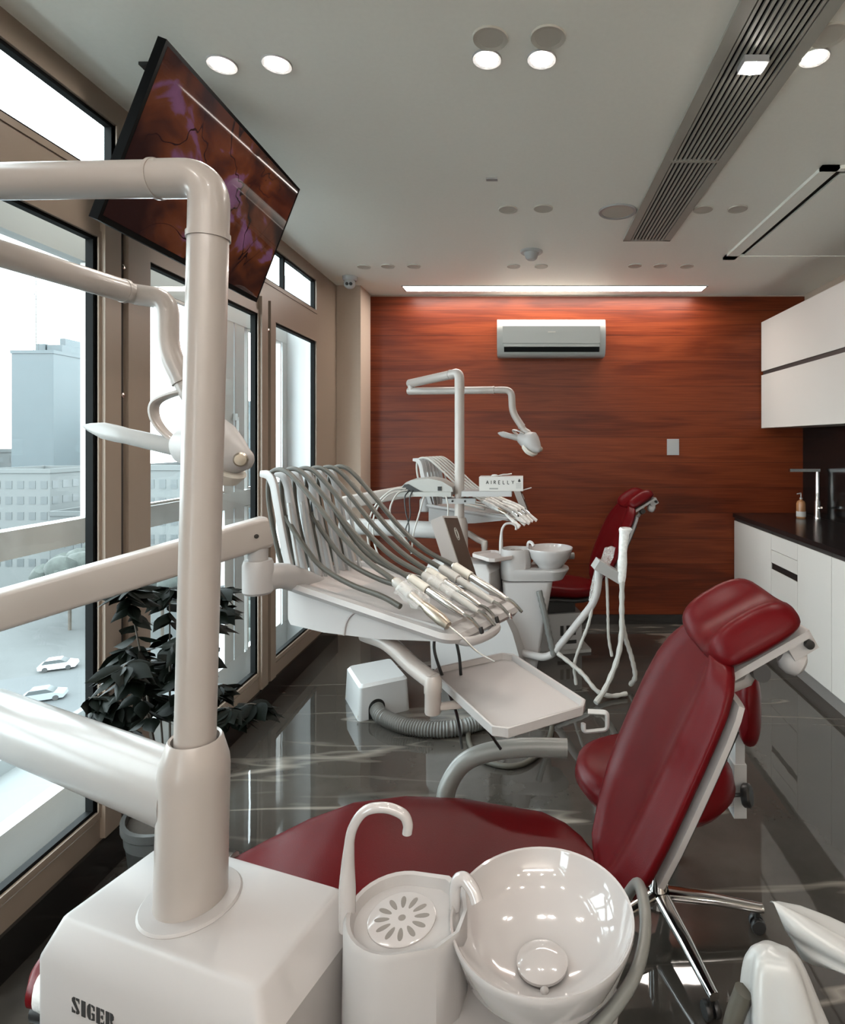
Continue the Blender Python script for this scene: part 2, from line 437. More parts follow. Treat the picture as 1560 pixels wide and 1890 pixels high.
def obj(name, bm, m, parent=None, loc=None, sharp=35, label=None):
    bmesh.ops.remove_doubles(bm, verts=bm.verts[:], dist=1e-6)
    bmesh.ops.recalc_face_normals(bm, faces=bm.faces[:])
    base = ORIGIN[parent.name] if parent is not None else Vector((0, 0, 0))
    if loc is None:
        if bm.verts:
            lo = Vector([min(v.co[i] for v in bm.verts) for i in range(3)]); hi = Vector([max(v.co[i] for v in bm.verts) for i in range(3)])
            loc = Vector(((lo.x + hi.x) / 2, (lo.y + hi.y) / 2, lo.z))
        else:
            loc = base
    loc = Vector(loc)
    for v in bm.verts: v.co -= loc
    me = bpy.data.meshes.new(name)
    for f in bm.faces: f.smooth = True
    bm.to_mesh(me); bm.free()
    me.set_sharp_from_angle(angle=R(sharp))
    for x in (m if isinstance(m, (list, tuple)) else [m]): me.materials.append(x)
    o = bpy.data.objects.new(name, me); C.objects.link(o)
    if parent is not None: o.parent = parent
    o.location = loc - base
    ORIGIN[o.name] = loc
    if label: o['label'] = label
    return o

def struct(name, bm, m, parent=None, sharp=35):
    o = obj(name, bm, m, parent, sharp=sharp)
    if parent is None: o['kind'] = 'structure'
    return o

def dup(root, delta, label=None, group=None):
    r = root.copy(); C.objects.link(r); r.location = root.location + Vector(delta)
    ORIGIN[r.name] = ORIGIN[root.name] + Vector(delta)
    if label: r['label'] = label
    if group: r['group'] = group
    for ch in list(root.children):
        c = ch.copy(); C.objects.link(c); c.parent = r
        ORIGIN[c.name] = ORIGIN[ch.name] + Vector(delta)
        for g in list(ch.children):
            d = g.copy(); C.objects.link(d); d.parent = c
    return r

def at(px, py, Y):
    """world point that the photograph shows at (px, py) when it lies Y metres deep"""
    return Vector(((px - PX0) * Y / FPX, Y, CZ - (py - PY0) * Y / FPX))
rnd = random.Random(7)
# ================================================================== ROOM
bm = new(); box(bm, XL - 0.1, XR + 0.1, YF, YB + 0.1, -0.12, 0.0); struct('floor', bm, M_floor)
bm = new(); box(bm, XL - 0.07, XR + 0.1, YF, YB + 0.1, H, H + 0.12); struct('ceiling', bm, M_ceil)
bm = new(); box(bm, XL - 0.1, XR + 0.1, YB, YB + 0.1, 0, H); struct('wall_back', bm, M_wall)
bm = new(); box(bm, XL - 0.1, XR + 0.1, YF - 0.1, YF, 0, H); struct('wall_front', bm, M_rear)
bm = new(); box(bm, XR, XR + 0.1, YF, YB, 0, H); struct('wall_right', bm, M_wall)
# wood cladding of the end wall, its dark foot
bm = new(); box(bm, -1.263, XR, YB - 0.018, YB, 0.075, 2.685); struct('trim_1', bm, M_wood)
bm = new(); box(bm, -1.263, 1.72, YB - 0.03, YB - 0.001, 0, 0.078); struct('baseboard_back', bm, M_plinth)
# column in the corner beside the windows
bm = new(); box(bm, -1.463, -1.263, 4.43, YB, 0, H); bevel(bm, 0.004, 2); struct('wall_column', bm, M_wall)

# window wall: bands and posts of the same upvc as the frames
zg0, zg1 = 0.235, 2.19       # glass of the tall windows
zu0, zu1 = 2.407, 2.615      # glass of the strip windows under the ceiling
T0, T1 = XL - 0.036, XL       # wall thickness
panes = [(-2.05, -1.0), (0.78, 1.95), (2.215, 3.118), (3.32, 3.99)]  # first span: unseen window added behind the camera for more daylight
upper = [(-2.05, -1.0), (0.70, 2.036), (2.30, 3.99)]  # first span again an added rear window, out of view
bm = new()
box(bm, T0, T1, YF, YB, 0.13, zg0 - 0.03)
box(bm, T0, T1, YF, YB, zg1 + 0.02, zu0 - 0.02)
box(bm, T0, T1, YF, YB, zu1 + 0.02, H)
ys = [YF] + [v for p in panes for v in p] + [YB]
for a, b in zip(ys[0::2], ys[1::2]):
    box(bm, T0, T1, a, b, zg0 - 0.03, zg1 + 0.02)
yu = [YF] + [v for p in upper for v in p] + [YB]
for a, b in zip(yu[0::2], yu[1::2]):
    box(bm, T0, T1, a, b, zu0 - 0.02, zu1 + 0.02)
struct('wall_left', bm, M_frame)
bm = new(); box(bm, XL - 0.07, XL + 0.012, YF, 4.43, 0, 0.13); struct('baseboard_left', bm, M_plinth)

def ring_bm(bm, x0, x1, a, b, z0, z1, w):
    box(bm, x0, x1, a, b, z0, z0 + w); box(bm, x0, x1, a, b, z1 - w, z1)
    box(bm, x0, x1, a, a + w, z0 + w, z1 - w); box(bm, x0, x1, b - w, b, z0 + w, z1 - w)

n_win = 0
def window(a, b, z0, z1, mull=None):
    global n_win
    n_win += 1
    g = new(); ring_bm(g, XL - 0.032, XL - 0.006, a, b, z0, z1, 0.012)
    if mull: box(g, XL - 0.032, XL - 0.006, mull - 0.012, mull + 0.012, z0, z1)
    p = new(); box(p, XL - 0.028, XL - 0.022, a + 0.006, b - 0.006, z0 + 0.006, z1 - 0.006)
    f = new(); ring_bm(f, XL - 0.03, XL + 0.005, a - 0.022, b + 0.022, z0 - 0.022, z1 + 0.022, 0.022)
    w = struct('window_%d' % n_win, f, M_frame)
    struct('gasket', g, M_gasket, w); struct('pane', p, M_glass, w)
    return w
for k, (a, b) in enumerate(panes):
    window(a, b, zg0, zg1)
for a, b in upper:
    window(a, b, zu0, zu1, 3.48 if a > 2 else None)

# casement stiles standing proud of the posts, dark joints between them
bm = new()
for a, b in ((1.962, 2.040), (2.078, 2.20), (3.135, 3.21), (3.245, 3.31), (0.62, 0.68)):
    box(bm, XL, XL + 0.018, a, b, 0.14, zg1 + 0.10)
bevel(bm, 0.004, 1)
struct('trim_2', bm, M_frame)
bm = new()
for a, b in ((2.048, 2.070), (3.213, 3.241)):
    box(bm, XL, XL + 0.004, a, b, 0.14, zg1 + 0.10)
struct('trim_3', bm, M_cabgap)
bm = new()
for y, z in ((2.055, 1.66), (2.055, 2.12), (3.225, 2.12)):
    lathe(bm, [(0.0, 0), (0.009, 0), (0.009, 0.012), (0.0, 0.014)], 10, M=axis_matrix((XL + 0.003, y, z), (1, 0, 0)))
struct('trim_4', bm, M_steel)

# outer glazing of the double facade
XO = -1.72
bm = new()
box(bm, XO - 0.06, XO, -2.0, 4.16, 1.10, 1.196)
box(bm, XO - 0.06, XO, -2.0, 4.16, 2.20, 2.30)
box(bm, XO - 0.06, XO, -2.0, 4.16, 0.0, 0.20)
for y in (0.25, 1.45, 3.30, 3.43, 4.09):
    box(bm, XO - 0.058, XO - 0.002, y, y + 0.10, 0.2, 1.1); box(bm, XO - 0.058, XO - 0.002, y, y + 0.10, 1.196, 2.2)
bevel(bm, 0.006, 1)
struct('trim_5', bm, M_outframe)
bm = new()
ring_bm(bm, XO - 0.02, XO + 0.004, 3.56, 4.05, 1.20, 2.196, 0.012)
ring_bm(bm, XO - 0.02, XO + 0.004, 2.25, 3.29, 1.20, 2.196, 0.012)
ring_bm(bm, XO - 0.02, XO + 0.004, 3.56, 4.05, 0.204, 1.096, 0.012)
box(bm, XO - 0.002, XO + 0.002, 3.412, 3.420, 0.2, 1.1); box(bm, XO - 0.002, XO + 0.002, 3.412, 3.420, 1.196, 2.2)
struct('trim_6', bm, M_alu)
bm = new(); box(bm, XO - 0.06, T0, 4.17, 4.42, 0, H); struct('wall_reveal', bm, M_outframe)
bm = new(); box(bm, XO - 0.12, T0, -2.2, 4.42, -0.12, 0.03); struct('window_sill', bm, M_outframe)
bm = rbox(XO, XO + 0.03, 3.385, 3.41, 1.62, 1.66, 0.004); box(bm, XO + 0.02, XO + 0.035, 3.39, 3.405, 1.52, 1.64)
struct('window_handle', bm, M_outframe)

# ------------------------------------------------------------------ ceiling fixtures
def ceil_at(px, py):
    Y = FPX * (H - CZ) / (PY0 - py)
    return (px - PX0) * Y / FPX, Y

def downlight(px, py, lit, label, group, r=0.040, xy=None):
    x, y = xy or ceil_at(px, py)
    t = thing('downlight', (x, y, H), label, 'ceiling light', group)
    b = new(); lathe(b, [(r * 0.86, 0), (r * 0.86, -0.004), (r * 1.12, -0.006), (r * 1.16, -0.003), (r * 1.16, 0.0)], 28, c=(x, y, H), cap=False)
    obj('trim_ring', b, M_white2 if lit else M_ring, t)
    b = new(); lathe(b, [(0, -0.0035), (r * 0.87, -0.0035), (r * 0.87, -0.001), (0, -0.001)], 28, c=(x, y, H))
    obj('lamp_face', b, M_lampon if lit else M_ring, t)
    return t
G1 = 'lit downlights across the ceiling'
downlight(410, 118, True, 'lit downlight close above the television, beside its top corner', G1)
downlight(511, 117, True, 'second lit downlight out from the television', G1)
downlight(899, 108, True, 'lit downlight of the middle pair, on the window side', G1)
downlight(1000, 108, True, 'lit downlight of the middle pair, on the side of the ceiling grille', G1)
downlight(1503, 105, True, 'lit downlight beyond the ceiling grille, towards the cabinets', G1)
G2 = 'unlit round downlights near the lit pairs'
downlight(905, 70, False, 'unlit downlight touching the lit one on the window side of the middle pair', G2, 0.046)
downlight(1012, 68, False, 'unlit downlight touching the lit one nearer the grille in the middle pair', G2, 0.046)
downlight(1530, 64, False, 'unlit downlight touching the lit one beyond the ceiling grille', G2, 0.046)
G3 = 'unlit downlights halfway down the ceiling'
for px, py, s in ((938, 386, 'unlit downlight halfway down the ceiling, first from the window side'),
                  (1003, 384, 'unlit downlight halfway down the ceiling, beside the round speaker'),
                  (1298, 386, 'unlit downlight between grille and hatch, the one by the grille'),
                  (1362, 385, 'unlit downlight between grille and hatch, the one by the hatch')):
    downlight(px, py, False, s, G3, 0.043)
G4 = 'small unlit downlights near the wood wall'
for px, py, s in ((672, 492, 'small downlight in the far row of three near the camera dome, first from the window'),
                  (716, 491, 'small downlight in the far row of three near the camera dome, the middle one'),
                  (764, 491, 'small downlight in the far row of three near the camera dome, third from the window'),
                  (948, 491, 'small downlight behind the smoke detector, of that pair the one on the window side'),
                  (999, 491, 'small downlight behind the smoke detector, of that pair the one on the cabinet side'),
                  (1172, 490, 'small downlight in the far row of three beyond the grille end, first from the window'),
                  (1219, 490, 'small downlight in the far row of three beyond the grille end, the middle one'),
                  (1268, 491, 'small downlight in the far row of three beyond the grille end, third from the window')):
    downlight(px, py, False, s, G4, 0.040)
# unseen lit downlights added behind the camera to brighten the room
G5 = 'unseen downlights added behind the camera'
for yy in (0.1, -1.3):
    for xx in (-0.88, -0.03, 0.81, 1.6):
        downlight(0, 0, True, 'unseen downlight added behind the camera to brighten the room', G5, 0.040, xy=(xx, yy))

# long supply grille
gx0, gx1, gy0, gy1 = 0.588, 0.868, 0.35, 3.42
t = thing('ceiling_grille', ((gx0 + gx1) / 2, 1.9, H), 'long slatted air grille running down the ceiling', 'air vent')
b = new()
box(b, gx0, gx0 + 0.042, gy0, gy1, H - 0.012, H); box(b, gx1 - 0.042, gx1, gy0, gy1, H - 0.012, H)
box(b, gx0, gx1, gy1 - 0.012, gy1 + 0.004, H - 0.012, H); box(b, gx0, gx1, gy0 - 0.01, gy0 + 0.02, H - 0.012, H)
for y in (2.45, 1.16): box(b, gx0 + 0.03, gx1 - 0.03, y - 0.008, y + 0.008, H - 0.013, H - 0.002)
obj('grille_frame', b, M_slat, t)
b = new(); box(b, gx0 + 0.04, gx1 - 0.04, gy0, gy1, H - 0.0025, H - 0.0005); obj('grille_backing', b, M_gasket, t)
b = new()
n = 10
for k in range(n):
    x = gx0 + 0.042 + (gx1 - gx0 - 0.084) * (k + 0.5) / n
    box(b, x - 0.0048, x + 0.0048, gy0, gy1, H - 0.011, H - 0.002)
obj('slat_row', b, M_slat, t)
# square spotlight clipped into the grille
x, y = ceil_at(1390, 106)
t = thing('spotlight', (x, y, H - 0.012), 'small square lit spotlight clipped into the ceiling grille', 'spotlight')
b = rbox(x - 0.038, x + 0.038, y - 0.032, y + 0.032, H - 0.034, H - 0.012, 0.006); obj('housing', b, M_white2, t)
b = new(); lathe(b, [(0, 0), (0.028, 0), (0.028, 0.003), (0, 0.003)], 24, c=(x, y, H - 0.0375)); obj('lamp_face', b, M_lampon, t)

# round speaker
x, y = ceil_at(1140, 390)
t = thing('ceiling_speaker', (x, y, H), 'large flat round speaker in the ceiling beside the grille', 'speaker')
b = new(); lathe(b, [(0.082, 0), (0.082, -0.006), (0.096, -0.008), (0.1, -0.003), (0.1, 0)], 40, c=(x, y, H), cap=False); obj('rim_ring', b, M_white2, t)
b = new(); lathe(b, [(0, -0.005), (0.083, -0.004), (0.083, -0.001), (0, -0.001)], 40, c=(x, y, H)); obj('speaker_mesh', b, M_ring, t)
# smoke detector
x, y = ceil_at(981, 464)
t = thing('smoke_detector', (x, y, H), 'white smoke detector hanging from the ceiling', 'smoke detector')
b = new(); lathe(b, [(0, -0.012), (0.066, -0.012), (0.072, -0.006), (0.072, 0), (0, 0)], 32, c=(x, y, H)); obj('base_plate', b, M_white2, t)
b = new(); lathe(b, [(0, -0.056), (0.026, -0.054), (0.036, -0.045), (0.042, -0.03), (0.05, -0.012), (0, -0.012)], 32, c=(x, y, H)); obj('sensor_cap', b, M_white2, t)
# twin lens dome camera
x, y = ceil_at(646, 511)
t = thing('dome_camera', (x, y, H), 'small round two-eyed security camera in the ceiling corner', 'security camera')
b = new(); lathe(b, [(0, -0.03), (0.045, -0.03), (0.052, -0.02), (0.054, 0), (0, 0)], 28, c=(x, y, H)); obj('mount', b, M_white2, t)
b = new(); bmesh.ops.create_uvsphere(b, u_segments=24, v_segments=14, radius=0.042, matrix=Matrix.Translation((x, y - 0.008, H - 0.05))); obj('eyeball', b, M_white2, t)
for dx in (-0.008, 0.020):
    b = new(); lathe(b, [(0, 0), (0.012, 0), (0.012, 0.006), (0, 0.007)], 18, M=axis_matrix((x + dx, y - 0.045, H - 0.062), (0.2, -1, -0.35))); obj('lens', b, M_black, t)
# tiny white plate
x, y = ceil_at(908, 330)
b = rbox(x - 0.026, x + 0.026, y - 0.012, y + 0.012, H - 0.006, H, 0.002); tag(obj('ceiling_plate', b, M_white2), 'tiny white plate alone in the middle of the ceiling', 'sensor')

# linear light over the wood wall
t = thing('linear_light', (0.235, 4.51, H), 'long bright strip light in the ceiling along the wood wall', 'strip light')
b = new(); x0, x1, y0, y1 = -0.94, 1.41, 4.445, 4.585
ringp = [(x0, y0), (x1, y0), (x1, y1), (x0, y1)]
box(b, x0 - 0.012, x1 + 0.012, y0 - 0.012, y0, H - 0.006, H); box(b, x0 - 0.012, x1 + 0.012, y1, y1 + 0.012, H - 0.006, H)
box(b, x0 - 0.012, x0, y0, y1, H - 0.006, H); box(b, x1, x1 + 0.012, y0, y1, H - 0.006, H)
obj('light_frame', b, M_white2, t)
b = new(); box(b, x0, x1, y0, y1, H - 0.004, H - 0.001); obj('diffuser', b, M_strip, t)

t = thing('linear_light', (0.235, -1.9, H), 'unseen strip light added behind the camera as fill', 'strip light')  # added fitting, out of view, lifts the room's brightness
b = new(); box(b, x0 - 0.012, x1 + 0.012, -1.99, -1.81, H - 0.006, H - 0.0045); obj('light_frame', b, M_white2, t)
b = new(); box(b, x0, x1, -1.97, -1.83, H - 0.008, H - 0.0062); obj('diffuser', b, M_strip2, t)

# ceiling hatch near the cabinets
hx0, hx1, hy0, hy1 = 1.30, 2.22, 2.50, 3.76
t = thing('ceiling_hatch', ((hx0 + hx1) / 2, 3.1, H), 'large rectangular ceiling hatch with a black gap round its panel', 'ceiling hatch')
b = new(); w = 0.075
box(b, hx0, hx0 + w, hy0, hy1, H - 0.016, H); box(b, hx1 - w, hx1, hy0, hy1, H - 0.016, H)
box(b, hx0, hx1, hy0, hy0 + 0.03, H - 0.016, H); box(b, hx0, hx1, hy1 - w, hy1, H - 0.016, H)
bevel(b, 0.003, 1); obj('hatch_frame', b, M_ceil, t)
b = new(); box(b, hx0 + w - 0.01, hx1 - w + 0.01, hy0 + 0.02, hy1 - w + 0.01, H - 0.0022, H - 0.0005); obj('dark_gap', b, M_gasket, t)
b = new(); box(b, hx0 + w + 0.035, hx1 - w, hy0 + 0.065, hy1 - w, H - 0.013, H - 0.003); obj('hatch_panel', b, M_ceil, t)

# ------------------------------------------------------------------ wall unit air conditioner
ax0, ax1, ay, az0, az1 = -0.215, 0.640, YB - 0.018, 2.172, 2.470
t = thing('air_conditioner', (0.21, ay, az0), 'white wall air conditioner high on the wood wall', 'air conditioner')
prof = [(0.0, az0 + 0.02), (0.0, az1), (0.12, az1), (0.165, az1 - 0.012), (0.19, az1 - 0.05), (0.20, az1 - 0.10), (0.198, az0 + 0.075), (0.17, az0 + 0.02), (0.14, az0), (0.03, az0)]
b = new(); prism(b, prof, lambda d, z, x: (x, ay - d, z), ax0, ax1); bevel(b, 0.008, 2, 40); obj('casing', b, M_ac, t)
b = new(); prism(b, [(0.2, az1 - 0.062), (0.207, az1 - 0.068), (0.206, az0 + 0.098), (0.198, az0 + 0.09)], lambda d, z, x: (x, ay - d, z), ax0 + 0.045, ax1 - 0.045); obj('front_panel', b, M_ac, t)
b = new(); prism(b, [(0.195, az0 + 0.064), (0.2015, az0 + 0.066), (0.188, az0 + 0.032), (0.178, az0 + 0.03)], lambda d, z, x: (x, ay - d, z), ax0 + 0.055, ax1 - 0.05); obj('outlet_slot', b, M_gasket, t)
b = new(); prism(b, [(0.2, az0 + 0.088), (0.212, az0 + 0.086), (0.212, az0 + 0.068), (0.2, az0 + 0.066)], lambda d, z, x: (x, ay - d, z), ax0 + 0.055, ax1 - 0.05); bevel(b, 0.003, 1); obj('louvre', b, M_ac, t)
b = new(); box(b, 0.185, 0.245, ay - 0.2085, ay - 0.205, az1 - 0.118, az1 - 0.112); obj('badge', b, M_ring, t)
# wall switch
c = at(1242, 825, YB - 0.018)
t = thing('wall_switch', c, 'white double switch plate on the wood wall', 'light switch')
b = rbox(c.x - 0.048, c.x + 0.048, c.y - 0.012, c.y, c.z - 0.066, c.z + 0.066, 0.004); obj('plate', b, M_white2, t)
for s in (-1, 1):
    b = rbox(c.x - 0.036, c.x + 0.036, c.y - 0.017, c.y - 0.012, c.z + s * 0.03 - 0.026, c.z + s * 0.03 + 0.026, 0.003); obj('rocker', b, M_white2, t)

# ------------------------------------------------------------------ cabinets
KX, KT = 1.72, 0.907     # front plane and top of the base units
bm = new(); box(bm, XR - 0.015, XR, 1.2, YB - 0.02, KT, 1.607); struct('trim_7', bm, M_splash)
b = new(); box(b, KX - 0.01, XR - 0.016, 1.2, YB - 0.02, KT - 0.03, KT); bevel(b, 0.003, 1)
tag(obj('worktop', b, M_counter), 'long black worktop over the white base cabinets', 'worktop')
b = new(); box(b, KX + 0.02, KX + 0.04, 1.2, YB - 0.02, 0.0, 0.085); struct('baseboard_right', b, M_alu)
def base_unit(y0, y1, label, drawers=False):
    t = thing('base_cabinet', ((KX + XR) / 2, (y0 + y1) / 2, 0.085), label, 'cabinet', 'white base cabinets')
    b = new(); box(b, KX + 0.022, XR - 0.02, y0 + 0.001, y1 - 0.001, 0.085, KT - 0.031); obj('carcass', b, M_cab, t)
    b = new(); box(b, KX + 0.021, KX + 0.022, y0 + 0.001, y1 - 0.001, 0.09, KT - 0.034); box(b, KX + 0.004, KX + 0.03, y0 + 0.001, y1 - 0.001, KT - 0.06, KT - 0.034)
    obj('handle_recess', b, M_cabgap, t)
    def front(z0, z1, name):
        b = rbox(KX, KX + 0.02, y0 + 0.0015, y1 - 0.0015, z0, z1, 0.002, 1); return obj(name, b, M_cab, t)
    if drawers:
        front(0.09, 0.34, 'drawer'); front(0.344, 0.61, 'drawer')
        d = front(0.655, 0.742, 'drawer')
        front(0.745, KT - 0.058, 'drawer')
        b = new(); box(b, KX + 0.003, KX + 0.022, y0 + 0.006, y1 - 0.006, 0.611, 0.654); obj('finger_slot', b, M_black, t)
    else:
        front(0.09, KT - 0.058, 'door')
    return t
base_unit(4.0, 4.705, 'white base cabinet against the wood wall, under the tap')
base_unit(3.617, 3.999, 'white drawer cabinet with a dark handle slot, second from the wood wall', True)
base_unit(3.215, 3.616, 'plain white base cabinet third from the wood wall')
base_unit(2.61, 3.214, 'plain white base cabinet fourth from the wood wall')
base_unit(1.95, 2.609, 'plain white base cabinet fifth from the wood wall')
UX = 1.94
def wall_unit(y0, y1, label):
    t = thing('wall_cabinet', ((UX + XR) / 2, (y0 + y1) / 2, 1.607), label, 'cabinet', 'white wall cabinets')
    b = new(); box(b, UX + 0.021, XR - 0.001, y0, y1, 1.607, 2.468); obj('carcass', b, M_cab, t)
    b = rbox(UX, UX + 0.02, y0 + 0.001, y1 - 0.001, 2.068, 2.470, 0.002, 1); obj('door', b, M_cab, t)
    b = rbox(UX, UX + 0.02, y0 + 0.001, y1 - 0.001, 1.605, 2.036, 0.002, 1); obj('door', b, M_cab, t)
    b = new(); box(b, UX + 0.006, UX + 0.022, y0 + 0.02, y1 - 0.02, 2.036, 2.068); obj('handle_recess', b, M_cabgap, t)
wall_unit(3.41, 4.70, 'white two-row wall cabinet reaching the wood wall, above the tap')
wall_unit(2.1, 3.405, 'white two-row wall cabinet further from the wood wall')

# tap and soap
fx, fy = 2.235, 4.38
t = thing('kitchen_tap', (fx, fy, KT), 'chrome tap with a flat straight spout on the black worktop', 'tap')
b = new(); lathe(b, [(0, 0), (0.026, 0), (0.026, 0.012), (0.021, 0.02), (0.021, 0.13), (0.016, 0.14), (0.014, 0.36), (0, 0.36)], 24, c=(fx, fy, KT)); obj('column', b, M_chrome, t)
b = rbox(fx - 0.215, fx + 0.016, fy - 0.016, fy + 0.016, KT + 0.358, KT + 0.380, 0.005); obj('spout', b, M_chrome, t)
b = new(); sweep(b, [(fx, fy - 0.02, KT + 0.085), (fx - 0.01, fy - 0.06, KT + 0.09), (fx - 0.02, fy - 0.10, KT + 0.095)], 0.008, seg=10); obj('lever', b, M_chrome, t)
sx, sy = 2.13, 4.42
t = thing('soap_bottle', (sx, sy, KT), 'small amber pump bottle beside the chrome tap', 'soap bottle')
b = new(); lathe(b, [(0, 0), (0.032, 0), (0.034, 0.006), (0.034, 0.05), (0.034, 0.11), (0.026, 0.13), (0.012, 0.138), (0.012, 0.145), (0, 0.145)], 24, c=(sx, sy, KT)); obj('bottle_body', b, M_amber, t)
b = new(); lathe(b, [(0, 0.0), (0.0345, 0.0), (0.0345, 0.04), (0, 0.04)], 24, c=(sx, sy, KT + 0.012)); obj('paper_band', b, M_card, t)
b = new(); lathe(b, [(0, 0.145), (0.011, 0.145), (0.011, 0.155), (0.004, 0.158), (0.004, 0.19), (0, 0.19)], 14, c=(sx, sy, KT)); sweep(b, [(sx, sy, KT + 0.19), (sx - 0.035, sy - 0.01, KT + 0.186)], 0.005, seg=8); obj('pump', b, M_white2, t)

# ------------------------------------------------------------------ television
YA, YZ = 1.58, 2.52
top0, bot0 = V(-0.984, YA, 2.602), V(-1.175, YA, 2.106)
up = (top0 - bot0); uh = up.length; un = up.normalized()
nrm = V(un.z, 0, -un.x).normalized()          # faces the room and down
t = thing('television', (top0 + bot0) / 2 + V(0, 0.47, 0), 'tilted black television showing an autumn tree, hung by the windows', 'television')
def tvp(a, y, d): return bot0 + un * a + V(0, y - YA, 0) + nrm * d
def tvbox(b, a0, a1, y0, y1, d0, d1):
    M = Matrix(((un.x, 0, nrm.x, bot0.x), (0, 1, 0, 0), (un.z, 0, nrm.z, bot0.z), (0, 0, 0, 1)))
    box(b, a0, a1, y0, y1, d0, d1, M)
b = new(); tvbox(b, 0, uh, YA, YZ, -0.026, 0.0); bevel(b, 0.005, 2); obj('bezel', b, M_tv, t)
b = new(); tvbox(b, 0.018, uh - 0.012, YA + 0.012, YZ - 0.012, -0.002, 0.0008); obj('screen', b, M_screen, t)
b = new(); tvbox(b, 0.1, uh - 0.1, YA + 0.2, YZ - 0.2, -0.075, -0.034); bevel(b, 0.01, 2); obj('rear_housing', b, M_tv, t)
b = new(); tvbox(b, uh - 0.30, uh - 0.24, YA + 0.3, YZ - 0.3, -0.11, -0.07)
p0 = tvp(uh * 0.5, 1.92, -0.09)
box(b, p0.x - 0.05, p0.x + 0.03, 1.86, 1.98, p0.z, H - 0.008); box(b, p0.x - 0.06, p0.x + 0.05, 1.82, 2.02, H - 0.01, H - 0.0005)
obj('ceiling_bracket', b, M_black, t)
# ================================================================== DENTAL UNITS
def quad_box(bm, c, u, v, h0, h1, ins=0.0, top_ins=0.0):
    pass

def frame_pt(O, u, v):
    return lambda a, b, z: V(O.x + u.x * a + v.x * b, O.y + u.y * a + v.y * b, z)

